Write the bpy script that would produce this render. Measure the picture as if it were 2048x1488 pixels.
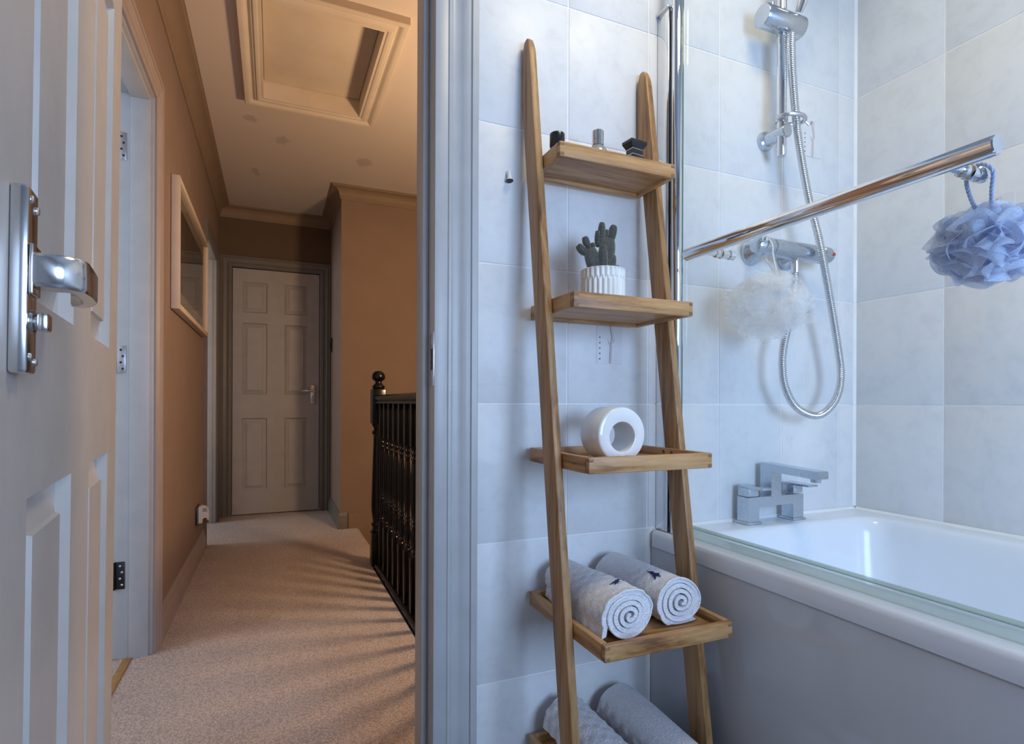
import bpy, bmesh, math, random
from math import sin, cos, pi, radians, sqrt, atan2
from mathutils import Vector, Matrix

for o in list(bpy.data.objects):
    bpy.data.objects.remove(o)
S = bpy.context.scene
C = S.collection
random.seed(7)

# ------------------------------------------------------------------ camera
FPX, VX, HY, ROLL = 1118.0, 546.0, 807.2, 0.0039
TH = math.atan((1024 - VX) / FPX)
cd = bpy.data.cameras.new('camera')
cd.sensor_width = 36.0
cd.lens = FPX / 2048 * 36
cd.shift_y = (HY - 744) / 2048
cd.clip_start = 0.02
cam = bpy.data.objects.new('camera', cd)
C.objects.link(cam)
cam.matrix_world = (Matrix.Translation((0, 0, .9)) @ Matrix.Rotation(-TH, 4, 'Z') @
                    Matrix.Rotation(pi / 2, 4, 'X') @ Matrix.Rotation(ROLL, 4, 'Z'))
S.camera = cam

# ------------------------------------------------------------------ world, lights, exposure
W = bpy.data.worlds.new('world')
S.world = W
W.use_nodes = True
W.node_tree.nodes['Background'].inputs[0].default_value = (.62, .76, 1.0, 1)
W.node_tree.nodes['Background'].inputs[1].default_value = 1.0
S.view_settings.view_transform = 'Standard'
S.view_settings.look = 'None'
S.view_settings.gamma = 1
S.view_settings.exposure = 0.0
S.view_settings.use_curve_mapping = False
S.cycles.transparent_max_bounces = 48


def area(name, loc, rot, sx, sy, power, col):
    l = bpy.data.lights.new(name, 'AREA')
    l.shape = 'RECTANGLE'
    l.size, l.size_y, l.energy, l.color = sx, sy, power, col
    o = bpy.data.objects.new(name, l)
    C.objects.link(o)
    o.location, o.rotation_euler = loc, rot
    return o


# daylight entering at the bathroom window (behind the camera)
area('bathroom_daylight', (.84, -1.22, 1.18), (radians(90), 0, 0), .84, .90, 35.5, (.45, .65, 1.0))
# bathroom ceiling light
area('bathroom_ceiling_light', (.80, .46, 2.375), (0, 0, 0), .40, .30, 9.0, (1.0, .85, .56))
# daylight entering the two rooms on the left of the landing
area('near_room_daylight', (-2.45, 1.55, 1.5), (radians(90), 0, radians(-90)), 1.1, 1.2, 33, (.76, .86, 1.0))
area('far_room_daylight', (-2.45, 4.35, 1.5), (radians(90), 0, radians(-90)), .9, 1.2, 22, (.90, .94, 1.0))
# warm lamp over the stairwell
pl = bpy.data.lights.new('stairwell_lamp', 'POINT')
pl.energy, pl.color, pl.shadow_soft_size = 62, (1.0, .66, .38), .10
plo = bpy.data.objects.new('stairwell_lamp', pl)
C.objects.link(plo)
plo.location = (1.15, 2.1, 1.44)

# ------------------------------------------------------------------ materials
MATS = {}


def nt(name):
    m = bpy.data.materials.new(name)
    m.use_nodes = True
    t = m.node_tree
    b = t.nodes['Principled BSDF']
    MATS[name] = m
    return m, t, b


def setp(b, col=None, rough=None, metal=None, spec=None, coat=None):
    if col is not None:
        b.inputs['Base Color'].default_value = (*col, 1)
    if rough is not None:
        b.inputs['Roughness'].default_value = rough
    if metal is not None:
        b.inputs['Metallic'].default_value = metal
    if spec is not None:
        b.inputs['Specular IOR Level'].default_value = spec
    if coat is not None:
        b.inputs['Coat Weight'].default_value = coat


def coords(t, scale=(1, 1, 1), kind='Object'):
    tc = t.nodes.new('ShaderNodeTexCoord')
    mp = t.nodes.new('ShaderNodeMapping')
    mp.inputs['Scale'].default_value = scale
    t.links.new(tc.outputs[kind], mp.inputs[0])
    return mp.outputs[0]


def noise(t, vec, scale, detail=4, rough=.55, dist=0.0):
    n = t.nodes.new('ShaderNodeTexNoise')
    n.inputs['Scale'].default_value = scale
    n.inputs['Detail'].default_value = detail
    n.inputs['Roughness'].default_value = rough
    n.inputs['Distortion'].default_value = dist
    t.links.new(vec, n.inputs['Vector'])
    return n.outputs['Fac']


def ramp(t, fac, stops):
    r = t.nodes.new('ShaderNodeValToRGB')
    e = r.color_ramp.elements
    while len(e) < len(stops):
        e.new(.5)
    for k, (p, c) in enumerate(stops):
        e[k].position = p
        e[k].color = (*c, 1)
    t.links.new(fac, r.inputs[0])
    return r.outputs[0]


def bump(t, b, h, strength, dist=.002):
    n = t.nodes.new('ShaderNodeBump')
    n.inputs['Strength'].default_value = strength
    n.inputs['Distance'].default_value = dist
    t.links.new(h, n.inputs['Height'])
    t.links.new(n.outputs[0], b.inputs['Normal'])


def paint(name, col, rough, var=.06, nscale=9, bs=.15, bscale=260, streak=None, metal=0, spec=.5):
    m, t, b = nt(name)
    setp(b, col, rough, metal, spec)
    v = coords(t)
    f = noise(t, v, nscale, 5)
    lo = tuple(c * (1 - var) for c in col)
    hi = tuple(min(1, c * (1 + var)) for c in col)
    t.links.new(ramp(t, f, [(.3, lo), (.7, hi)]), b.inputs['Base Color'])
    v2 = coords(t, streak) if streak else v
    bump(t, b, noise(t, v2, bscale, 2), bs, .001)
    return m


paint('bath_wall_paint', (.40, .41, .43), .6)
paint('grout', (.88, .88, .87), .6, .03, 60)
paint('landing_end_shade_paint', (.13, .09, .056), .75, .05, 5, .12, 180)  # wall paint darkened: the end wall's shade is put into the colour
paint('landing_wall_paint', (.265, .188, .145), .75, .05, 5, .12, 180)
paint('landing_grey_paint', (.43, .42, .41), .7, .05)
paint('cove_paint', (.27, .195, .13), .6, .06)
paint('joinery_paint', (.43, .44, .45), .38, .05, 14, .25, 60, (1, 1, .06))
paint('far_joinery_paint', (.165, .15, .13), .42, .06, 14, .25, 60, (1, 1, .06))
paint('far_door_paint', (.42, .40, .385), .42, .06, 10, .25, 60, (1, 1, .06))
paint('near_door_paint', (.46, .425, .395), .33, .05, 16, .35, 70, (1, 1, .05))
paint('skirting_paint', (.35, .285, .255), .45, .05)
paint('room_paint', (.74, .75, .77), .7)
paint('hatch_paint', (.68, .60, .50), .5, .05, 8)
paint('black_gloss', (.004, .004, .0045), .22, .1, 20, .08, 90, None, 0, .32)
paint('ceramic', (.82, .83, .83), .08, .01, 8, .02)
paint('pot_ceramic', (.80, .80, .75), .35, .04, 30, .05)
paint('bath_acrylic', (.80, .83, .87), .20, .01, 6, .01)
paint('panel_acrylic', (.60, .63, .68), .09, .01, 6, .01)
paint('sealant', (.86, .87, .87), .5)
paint('vinyl_floor', (.22, .23, .25), .4)
paint('dark_plate', (.012, .011, .011), .35)
paint('socket_black', (.02, .018, .018), .3)
paint('white_plastic', (.80, .80, .82), .35, .01)
paint('black_plastic', (.012, .012, .014), .22, .05)
paint('frame_cream', (.62, .51, .39), .5, .06)
paint('print_art', (.09, .07, .055), .7, .5, 5)
paint('mount_board', (.34, .29, .245), .8, .05)
paint('gold_strip', (.34, .19, .05), .45, .15, 40)
paint('navy_thread', (.006, .010, .10), .7, .2, 400)
paint('red_dot', (.55, .04, .03), .4)
paint('soil', (.03, .022, .015), .9, .4, 90)
paint('cord_white', (.78, .80, .82), .6)
paint('cord_blue', (.40, .50, .72), .6, .1, 200, .4, 300)
m, t, b = nt('seal_plastic')
setp(b, (.82, .90, .84), .15)
tpn = t.nodes.new('ShaderNodeBsdfTransparent')
tpn.inputs[0].default_value = (.93, .97, .94, 1)
mxs = t.nodes.new('ShaderNodeMixShader')
mxs.inputs[0].default_value = .30
t.links.new(tpn.outputs[0], mxs.inputs[1])
t.links.new(b.outputs[0], mxs.inputs[2])
t.links.new(mxs.outputs[0], t.nodes['Material Output'].inputs[0])
paint('amber', (.30, .10, .01), .15)
paint('end_grain', (.27, .135, .058), .6, .2, 200)
paint('lip_shadow_dark', (.10, .11, .12), .5)
paint('twig_glaze', (.64, .58, .57), .12, .06, 60)
paint('insert_glaze', (.735, .74, .755), .10, .03, 20)


def metal(name, col, rough, var=.02, scale=40, bs=.05, streak=None):
    m, t, b = nt(name)
    setp(b, col, rough, 1.0)
    v = coords(t, streak or (1, 1, 1))
    f = noise(t, v, scale, 3)
    mr = t.nodes.new('ShaderNodeMapRange')
    mr.inputs['To Min'].default_value = max(.01, rough - var)
    mr.inputs['To Max'].default_value = rough + var
    t.links.new(f, mr.inputs[0])
    t.links.new(mr.outputs[0], b.inputs['Roughness'])
    bump(t, b, f, bs, .0005)


metal('chrome', (.80, .80, .81), .05, .02)
metal('water_spotted_chrome', (.55, .60, .66), .24, .14, 260, .25)
metal('brushed_nickel', (.66, .65, .64), .20, .07, 20, .1, (1, 1, .2))
metal('satin_steel', (.62, .62, .64), .3, .1, 90)
metal('dark_steel', (.05, .055, .06), .45, .1, 90)
metal('bead_chrome', (.55, .58, .63), .12)
metal('brass', (.45, .27, .10), .35)
metal('silver_cap', (.60, .61, .60), .22, .08, 60)
metal('hose_chrome', (.68, .69, .71), .22, .06)

# wall tile: off-white, clouded glaze
m, t, b = nt('tile_glaze')
v = coords(t)
oi = t.nodes.new('ShaderNodeObjectInfo')
ad = t.nodes.new('ShaderNodeVectorMath')
ad.operation = 'ADD'
t.links.new(v, ad.inputs[0])
mulr = t.nodes.new('ShaderNodeVectorMath')
mulr.operation = 'SCALE'
t.links.new(oi.outputs['Location'], mulr.inputs[0])
mulr.inputs['Scale'].default_value = 1.0
t.links.new(mulr.outputs[0], ad.inputs[1])
f1 = noise(t, ad.outputs[0], 22, 9, .68, .4)
t.links.new(ramp(t, f1, [(.30, (.69, .697, .705)), (.50, (.755, .76, .762)), (.72, (.785, .788, .786))]), b.inputs['Base Color'])
setp(b, None, .42, 0, .35)
bump(t, b, noise(t, ad.outputs[0], 150, 3), .10, .001)


def oak(name, scale, k=1.0):
    m, t, b = nt(name)
    v = coords(t, scale)
    oi = t.nodes.new('ShaderNodeObjectInfo')
    cm = t.nodes.new('ShaderNodeVectorMath')
    cm.operation = 'ADD'
    rv = t.nodes.new('ShaderNodeVectorMath')
    rv.operation = 'SCALE'
    rv.inputs[0].default_value = (3.1, 7.7, 5.3)
    t.links.new(oi.outputs['Random'], rv.inputs['Scale'])
    t.links.new(v, cm.inputs[0])
    t.links.new(rv.outputs[0], cm.inputs[1])
    f1 = noise(t, cm.outputs[0], 13, 5, .62, 2.2)
    f2 = noise(t, cm.outputs[0], 95, 3, .65, .4)
    mx = t.nodes.new('ShaderNodeMath')
    mx.operation = 'MULTIPLY_ADD'
    mx.inputs[1].default_value = .5
    t.links.new(f2, mx.inputs[0])
    t.links.new(f1, mx.inputs[2])
    t.links.new(ramp(t, mx.outputs[0], [(p_, tuple(k * q_ for q_ in c_)) for p_, c_ in ((.50, (.13, .052, .016)), (.62, (.34, .165, .060)), (.76, (.51, .280, .116)), (.95, (.60, .360, .165)))]), b.inputs['Base Color'])
    setp(b, None, .42, 0, .4)
    bump(t, b, mx.outputs[0], .25, .0012)


oak('oak_x', (.10, 1, 1))
oak('oak_y', (1, .10, 1))
oak('oak_z', (1.3, 1.3, .07), .80)

# carpet: looped wool, warm beige
m, t, b = nt('carpet')
v = coords(t)
rotm = t.nodes.new('ShaderNodeMapping')
rotm.inputs['Rotation'].default_value = (0, 0, .5)
t.links.new(v, rotm.inputs[0])
vo = t.nodes.new('ShaderNodeTexVoronoi')
vo.inputs['Scale'].default_value = 150
vo.inputs['Randomness'].default_value = .7
t.links.new(rotm.outputs[0], vo.inputs['Vector'])
n1 = noise(t, v, 420, 3)
n2 = noise(t, v, 3.5, 4)
c1 = ramp(t, vo.outputs['Distance'], [(.15, (.78, .65, .585)), (.75, (.42, .335, .29))])
c2 = ramp(t, n2, [(.3, (.93, .92, .91)), (.7, (1.0, 1.0, 1.0))])
mx = t.nodes.new('ShaderNodeMixRGB')
mx.blend_type = 'MULTIPLY'
mx.inputs[0].default_value = 1
t.links.new(c1, mx.inputs[1])
t.links.new(c2, mx.inputs[2])
t.links.new(mx.outputs[0], b.inputs['Base Color'])
setp(b, None, .95, 0, .1)
b.inputs['Sheen Weight'].default_value = .25
inv = t.nodes.new('ShaderNodeMath')
inv.operation = 'SUBTRACT'
t.links.new(n1, inv.inputs[0])
t.links.new(vo.outputs['Distance'], inv.inputs[1])
bump(t, b, inv.outputs[0], .9, .006)

# landing ceiling: cream emulsion with four old filler patches
m, t, b = nt('landing_ceiling_paint')
v = coords(t)
nd = t.nodes.new('ShaderNodeTexNoise')
nd.inputs['Scale'].default_value = 24
nd.inputs['Detail'].default_value = 5
t.links.new(v, nd.inputs['Vector'])
off = t.nodes.new('ShaderNodeVectorMath')
off.operation = 'MULTIPLY_ADD'
off.inputs[1].default_value = (.09, .09, 0)
t.links.new(nd.outputs['Color'], off.inputs[0])
t.links.new(v, off.inputs[2])
prev = None
for (sx, sy, rx, ry) in ((-.118, 3.346, .040, .045), (.046, 3.551, .042, .06), (-.113, 4.09, .026, .07), (.533, 3.665, .055, .075)):
    sb = t.nodes.new('ShaderNodeVectorMath')
    sb.operation = 'SUBTRACT'
    sb.inputs[1].default_value = (sx + .045, sy + .045, 2.44)
    t.links.new(off.outputs[0], sb.inputs[0])
    ml = t.nodes.new('ShaderNodeVectorMath')
    ml.operation = 'MULTIPLY'
    ml.inputs[1].default_value = (1 / rx, 1 / ry, 0)
    t.links.new(sb.outputs[0], ml.inputs[0])
    ln = t.nodes.new('ShaderNodeVectorMath')
    ln.operation = 'LENGTH'
    t.links.new(ml.outputs[0], ln.inputs[0])
    if prev is None:
        prev = ln.outputs['Value']
    else:
        mn = t.nodes.new('ShaderNodeMath')
        mn.operation = 'MINIMUM'
        t.links.new(prev, mn.inputs[0])
        t.links.new(ln.outputs['Value'], mn.inputs[1])
        prev = mn.outputs[0]
t.links.new(ramp(t, prev, [(.70, (.52, .455, .405)), (1.25, (.66, .59, .525))]), b.inputs['Base Color'])
setp(b, None, .8)
bump(t, b, noise(t, v, 90, 3), .1, .001)

# terry cloth
m, t, b = nt('terry')
v = coords(t)
f = noise(t, v, 330, 3, .6)
t.links.new(ramp(t, f, [(.3, (.70, .70, .76)), (.65, (.93, .93, .96))]), b.inputs['Base Color'])
setp(b, None, .95, 0, .1)
b.inputs['Sheen Weight'].default_value = .4
bump(t, b, f, .9, .004)

# cactus skin
m, t, b = nt('cactus_skin')
v = coords(t)
t.links.new(ramp(t, noise(t, v, 60, 3), [(.3, (.010, .014, .010)), (.7, (.026, .033, .024))]), b.inputs['Base Color'])
setp(b, None, .6)
paint('cactus_spine', (.60, .59, .55), .8)


# net sponge cloth: fine holes, light passes through
def net(name, col, alpha, scale):
    m, t, b = nt(name)
    t.nodes.remove(b)
    out = t.nodes['Material Output']
    v = coords(t, kind='UV')
    d = t.nodes.new('ShaderNodeBsdfDiffuse')
    d.inputs[0].default_value = (*col, 1)
    tr = t.nodes.new('ShaderNodeBsdfTranslucent')
    tr.inputs[0].default_value = (*col, 1)
    tp = t.nodes.new('ShaderNodeBsdfTransparent')
    m1 = t.nodes.new('ShaderNodeMixShader')
    m1.inputs[0].default_value = .4
    t.links.new(d.outputs[0], m1.inputs[1])
    t.links.new(tr.outputs[0], m1.inputs[2])
    vo = t.nodes.new('ShaderNodeTexVoronoi')
    vo.inputs['Scale'].default_value = scale
    t.links.new(v, vo.inputs['Vector'])
    mr = t.nodes.new('ShaderNodeMapRange')
    mr.inputs['From Min'].default_value = .15
    mr.inputs['From Max'].default_value = .6
    mr.inputs['To Min'].default_value = max(0, alpha - .25)
    mr.inputs['To Max'].default_value = min(1, alpha + .25)
    t.links.new(vo.outputs['Distance'], mr.inputs[0])
    m2 = t.nodes.new('ShaderNodeMixShader')
    t.links.new(mr.outputs[0], m2.inputs[0])
    t.links.new(tp.outputs[0], m2.inputs[1])
    t.links.new(m1.outputs[0], m2.inputs[2])
    t.links.new(m2.outputs[0], out.inputs[0])


net('net_blue', (.66, .75, .92), .62, 800)
net('net_white', (.99, .99, .99), .11, 800)


def thin_glass(name, tint, refl_rough=.0):
    m, t, b = nt(name)
    t.nodes.remove(b)
    out = t.nodes['Material Output']
    tp = t.nodes.new('ShaderNodeBsdfTransparent')
    tp.inputs[0].default_value = (*tint, 1)
    gl = t.nodes.new('ShaderNodeBsdfGlossy')
    gl.inputs['Roughness'].default_value = refl_rough
    fr = t.nodes.new('ShaderNodeFresnel')
    fr.inputs['IOR'].default_value = 1.45
    geo = t.nodes.new('ShaderNodeNewGeometry')
    # same reflectance from both sides of the sheet
    mixn = t.nodes.new('ShaderNodeMixShader')
    lw = t.nodes.new('ShaderNodeLayerWeight')
    lw.inputs['Blend'].default_value = .5
    pw = t.nodes.new('ShaderNodeMath')
    pw.operation = 'POWER'
    pw.inputs[1].default_value = 5.0
    t.links.new(lw.outputs['Facing'], pw.inputs[0])
    ma = t.nodes.new('ShaderNodeMath')
    ma.operation = 'MULTIPLY_ADD'
    ma.inputs[1].default_value = .75
    ma.inputs[2].default_value = .025
    t.links.new(pw.outputs[0], ma.inputs[0])
    t.links.new(ma.outputs[0], mixn.inputs[0])
    t.links.new(tp.outputs[0], mixn.inputs[1])
    t.links.new(gl.outputs[0], mixn.inputs[2])
    t.links.new(mixn.outputs[0], out.inputs[0])
    t.nodes.remove(fr)
    t.nodes.remove(geo)


thin_glass('screen_glass', (.985, .996, .991))
thin_glass('picture_glass', (.97, .98, .97))
thin_glass('window_glass', (.96, .98, .98))
m, t, b = nt('glass_edge')
setp(b, (.05, .20, .15), .1)
m, t, b = nt('bottle_glass')
setp(b, (.55, .60, .58), .06, 0, .8)
b.inputs['Transmission Weight'].default_value = .7


# ------------------------------------------------------------------ mesh helpers
class MB:
    def __init__(s):
        s.v, s.f, s.uv = [], [], None

    def add(s, vs, fs):
        n = len(s.v)
        s.v += [tuple(p) for p in vs]
        s.f += [tuple(i + n for i in q) for q in fs]
        return s

    def box(s, x0, x1, y0, y1, z0, z1, bv=0.0):
        if x0 > x1: x0, x1 = x1, x0
        if y0 > y1: y0, y1 = y1, y0
        if z0 > z1: z0, z1 = z1, z0
        if bv <= 0:
            return s.add([(x0, y0, z0), (x1, y0, z0), (x1, y1, z0), (x0, y1, z0), (x0, y0, z1), (x1, y0, z1), (x1, y1, z1), (x0, y1, z1)],
                         [(3, 2, 1, 0), (4, 5, 6, 7), (0, 1, 5, 4), (1, 2, 6, 5), (2, 3, 7, 6), (3, 0, 4, 7)])
        bm = bmesh.new()
        bmesh.ops.create_cube(bm, size=1)
        for q in bm.verts:
            q.co = Vector(((x0 + x1) / 2 + q.co.x * (x1 - x0), (y0 + y1) / 2 + q.co.y * (y1 - y0), (z0 + z1) / 2 + q.co.z * (z1 - z0)))
        bv = min(bv, .45 * min(x1 - x0, y1 - y0, z1 - z0))
        bmesh.ops.bevel(bm, geom=bm.edges[:], offset=bv, segments=2, affect='EDGES', profile=.5)
        bm.verts.index_update()
        s.add([q.co for q in bm.verts], [[q.index for q in fc.verts] for fc in bm.faces])
        bm.free()
        return s

    def prism(s, poly, fn, a0, a1):
        """poly: 2-D outline; fn(u,v,a) -> 3-D; extruded from a0 to a1"""
        n = len(poly)
        vs = [fn(u, v, a0) for u, v in poly] + [fn(u, v, a1) for u, v in poly]
        fs = [(i, (i + 1) % n, n + (i + 1) % n, n + i) for i in range(n)]
        fs += [tuple(range(n - 1, -1, -1)), tuple(range(n, 2 * n))]
        return s.add(vs, fs)

    def lathe(s, prof, n=24, c=(0, 0, 0), ax='Z', cap=True, sx=1, sy=1):
        vs, fs = [], []
        for r, h in prof:
            for k in range(n):
                a = 2 * pi * k / n
                p = (r * cos(a) * sx, r * sin(a) * sy, h)
                if ax == 'X': p = (h, p[0], p[1])
                elif ax == 'Y': p = (p[0], h, p[1])
                elif ax == '-Y': p = (p[0], -h, p[1])
                vs.append((c[0] + p[0], c[1] + p[1], c[2] + p[2]))
        m = len(prof)
        for i in range(m - 1):
            for k in range(n):
                fs.append((i * n + k, i * n + (k + 1) % n, (i + 1) * n + (k + 1) % n, (i + 1) * n + k))
        if cap:
            fs.append(tuple(range(n - 1, -1, -1)))
            fs.append(tuple((m - 1) * n + k for k in range(n)))
        return s.add(vs, fs)

    def tube(s, path, rad, n=12, cap=True):
        path = [Vector(p) for p in path]
        m = len(path)
        vs, fs = [], []
        up = Vector((0, 0, 1))
        t0 = (path[1] - path[0]).normalized()
        if abs(t0.dot(up)) > .95: up = Vector((0, 1, 0))
        nrm = (up - t0 * up.dot(t0)).normalized()
        for i, p in enumerate(path):
            tg = (path[min(i + 1, m - 1)] - path[max(i - 1, 0)]).normalized()
            nrm = (nrm - tg * nrm.dot(tg)).normalized()
            bn = tg.cross(nrm)
            r = rad(i / (m - 1)) if callable(rad) else (rad[i] if isinstance(rad, (list, tuple)) else rad)
            for k in range(n):
                a = 2 * pi * k / n
                vs.append(p + nrm * (r * cos(a)) + bn * (r * sin(a)))
        for i in range(m - 1):
            for k in range(n):
                fs.append((i * n + k, i * n + (k + 1) % n, (i + 1) * n + (k + 1) % n, (i + 1) * n + k))
        if cap:
            fs.append(tuple(range(n - 1, -1, -1)))
            fs.append(tuple((m - 1) * n + k for k in range(n)))
        return s.add(vs, fs)

    def run(s, prof, o, dl, dw, dd, L, m0=0.0, m1=0.0):
        """moulding: profile (w,d) swept along dl with mitred ends"""
        o, dl, dw, dd = Vector(o), Vector(dl), Vector(dw), Vector(dd)
        n = len(prof)
        vs = [o + dw * w + dd * d + dl * (m0 * w) for w, d in prof] + [o + dw * w + dd * d + dl * (L + m1 * w) for w, d in prof]
        fs = [(i, (i + 1) % n, n + (i + 1) % n, n + i) for i in range(n)]
        fs += [tuple(range(n - 1, -1, -1)), tuple(range(n, 2 * n))]
        return s.add(vs, fs)


ORG = {}


def mesh_of(mb, name, origin=(0, 0, 0), sharp=35, uv=False, recalc=True):
    me = bpy.data.meshes.new(name)
    ox, oy, oz = origin
    me.from_pydata([(a - ox, b_ - oy, c_ - oz) for a, b_, c_ in mb.v], [], mb.f)
    me.update()
    if recalc:
        bm = bmesh.new()
        bm.from_mesh(me)
        bmesh.ops.recalc_face_normals(bm, faces=bm.faces)
        bm.to_mesh(me)
        bm.free()
    for p in me.polygons:
        p.use_smooth = True
    me.set_sharp_from_angle(angle=radians(sharp))
    if uv:
        l = me.uv_layers.new(name='uv')
        for lp in me.loops:
            l.data[lp.index].uv = mb.uv[lp.vertex_index]
    return me


def root_of(p):
    while p.parent is not None:
        p = p.parent
    return p


def obj(name, mb, mat, parent=None, origin=None, sharp=35, uv=False, recalc=True):
    """one mesh object; geometry given in world space (or in the thing's own space when origin is (0,0,0))"""
    if parent is not None and origin is None:
        origin = ORG.get(root_of(parent).name, (0, 0, 0))
        loc = (0, 0, 0)
    elif origin is None:
        xs, ys, zs = zip(*mb.v)
        origin = ((min(xs) + max(xs)) / 2, (min(ys) + max(ys)) / 2, min(zs))
        loc = origin
    else:
        loc = (0, 0, 0) if parent is not None else origin
    me = mesh_of(mb, name, origin, sharp, uv, recalc)
    o = bpy.data.objects.new(name, me)
    for q in (mat if isinstance(mat, (list, tuple)) else [mat]):
        me.materials.append(MATS[q])
    C.objects.link(o)
    o.location = loc
    if parent is not None:
        o.parent = parent
    else:
        ORG[o.name] = tuple(origin)
    return o


def inst(name, me, parent, loc=(0, 0, 0), rot=(0, 0, 0)):
    o = bpy.data.objects.new(name, me)
    C.objects.link(o)
    o.location, o.rotation_euler = loc, rot
    o.parent = parent
    return o


def mk_mesh(name, mb, mat, sharp=35):
    me = mesh_of(mb, name, (0, 0, 0), sharp)
    me.materials.append(MATS[mat])
    return me


def thing(name, label, cat, loc=(0, 0, 0), rot=(0, 0, 0), group=None, local=False):
    o = bpy.data.objects.new(name, None)
    o.empty_display_size = .05
    C.objects.link(o)
    o.location, o.rotation_euler = loc, rot
    ORG[o.name] = (0, 0, 0) if local else tuple(loc)
    return tag(o, label, cat, group)


def tag(o, label=None, cat=None, group=None, kind=None):
    if label: o['label'] = label
    if cat: o['category'] = cat
    if group: o['group'] = group
    if kind: o['kind'] = kind
    return o


def struct(name, mb, mat, label, cat, sharp=35):
    return tag(obj(name, mb, mat, None, (0, 0, 0), sharp), label, cat, None, 'structure')


def sthing(name, label, cat, loc=(0, 0, 0), rot=(0, 0, 0), local=False):
    return tag(thing(name, label, cat, loc, rot, None, local), kind='structure')


# ------------------------------------------------------------------ the room shell
YT = 1.118      # face of the wall tiles beside the doorway
XR = 1.575      # face of the wall tiles over the bath
YH = 1.228      # landing side of that wall
XL = -.395      # left wall of the landing
YF = 4.93       # end wall of the landing
ZC = 2.44       # landing ceiling
JX, JY = .445, 4.155   # corner of the wall that juts out by the stairs

struct('floor', MB().box(-.62, 1.70, -1.35, 1.17, -.04, 0), 'vinyl_floor', 'grey vinyl floor of the bathroom', 'floor')
fl = MB()
poly = [(-.50, 1.17), (.505, 1.17), (.505, 3.20), (.555, 3.20), (.555, JY), (JX + .05, JY), (JX + .05, 5.02), (-.50, 5.02)]
fl.prism(poly, lambda u, v, a: (u, v, a), -.22, 0)
landing = struct('floor_landing', fl, 'carpet', 'beige looped wool carpet of the landing', 'carpet')
nos = MB().tube([(.555, 3.20, -.018), (.555, JY, -.018)], .018, 14)
obj('nosing', nos, 'carpet', landing)
struct('floor_side_rooms', MB().box(-3.0, -.465, .5, 5.2, -.05, -.002), 'carpet', 'beige carpet of the side rooms behind the left doorways', 'carpet')
struct('ceiling', MB().box(-.62, 1.70, -1.35, 1.17, 2.40, 2.46), 'bath_wall_paint', 'white bathroom ceiling', 'ceiling')
cl = MB()
hx0, hx1, hy0, hy1 = -.060, .425, 2.29, 3.05     # hatch opening
for b_ in ((-.62, hx0, 1.17, 5.1), (hx1, 2.4, 1.17, 5.1), (hx0, hx1, 1.17, hy0), (hx0, hx1, hy1, 5.1)):
    cl.box(*b_, ZC, ZC + .06)
struct('ceiling_landing', cl, 'landing_ceiling_paint', 'cream landing ceiling with filler patches', 'ceiling')
struct('ceiling_side_rooms', MB().box(-3.0, -.50, .5, 5.2, 2.44, 2.5), 'room_paint', 'white ceiling of the side rooms', 'ceiling')

DL, DR, DH = -.300, .300, 2.02      # bathroom doorway lining faces and head
wb = MB()
for b_ in ((-.62, DL - .03, 0, 2.44), (DR + .03, 1.70, 0, 2.44), (DL - .03, DR + .03, DH + .03, 2.44)):
    wb.box(b_[0], b_[1], YT + .0015, 1.175, b_[2], b_[3])
wall_back = struct('wall_back', wb, 'grout', 'tiled bathroom wall beside the doorway', 'wall')
wr = MB().box(XR + .0015, 1.70, -1.35, 1.175, 0, 2.44)
wall_right = struct('wall_right', wr, 'grout', 'tiled bathroom wall over the long side of the bath', 'wall')
wh = MB()
for b_ in ((-.62, DL - .03, 0, 2.44), (DR + .03, 2.4, -2.6, 2.44), (DL - .03, DR + .03, DH + .03, 2.44)):
    wh.box(b_[0], b_[1], 1.1752, YH, b_[2], b_[3])
struct('wall_landing_front', wh, 'landing_wall_paint', 'landing side of the bathroom wall', 'wall')
struct('wall_left', MB().box(-.62, -.55, -1.35, 1.17, 0, 2.44), 'bath_wall_paint', 'white bathroom wall behind the open door', 'wall')
wf = MB()
wx0, wx1, wz0, wz1 = .40, 1.28, .71, 1.65
for b_ in ((-.62, wx0, 0, 2.44), (wx1, 1.70, 0, 2.44), (wx0, wx1, 0, wz0), (wx0, wx1, wz1, 2.44)):
    wf.box(b_[0], b_[1], -1.35, -1.25, b_[2], b_[3])
struct('wall_front', wf, 'bath_wall_paint', 'white bathroom wall with the window', 'wall')
win = MB()
for b_ in ((wx0, wx0 + .05, wz0, wz1), (wx1 - .05, wx1, wz0, wz1), (wx0 + .05, wx1 - .05, wz0, wz0 + .05), (wx0 + .05, wx1 - .05, wz1 - .05, wz1)):
    win.box(b_[0], b_[1], -1.33, -1.27, b_[2], b_[3], .004)
w1 = struct('window_1', win, 'white_plastic', 'white framed bathroom window', 'window')
obj('pane', MB().box(wx0 + .05, wx1 - .05, -1.302, -1.298, wz0 + .05, wz1 - .05), 'window_glass', w1)

# landing left wall with two doorways
O1 = (1.60, 2.34, 1.985)
O2 = (4.00, 4.71, 1.960)
wl = MB()
for y0, y1, z0, z1 in ((YH, O1[0] - .03, 0, ZC), (O1[1] + .03, O2[0] - .03, 0, ZC), (O2[1] + .03, 5.02, 0, ZC),
                       (O1[0] - .03, O1[1] + .03, O1[2] + .03, ZC), (O2[0] - .03, O2[1] + .03, O2[2] + .03, ZC)):
    wl.box(-.505, XL, y0, y1, z0, z1)
struct('wall_landing_left', wl, 'landing_wall_paint', 'warm beige left wall of the landing', 'wall')
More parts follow.
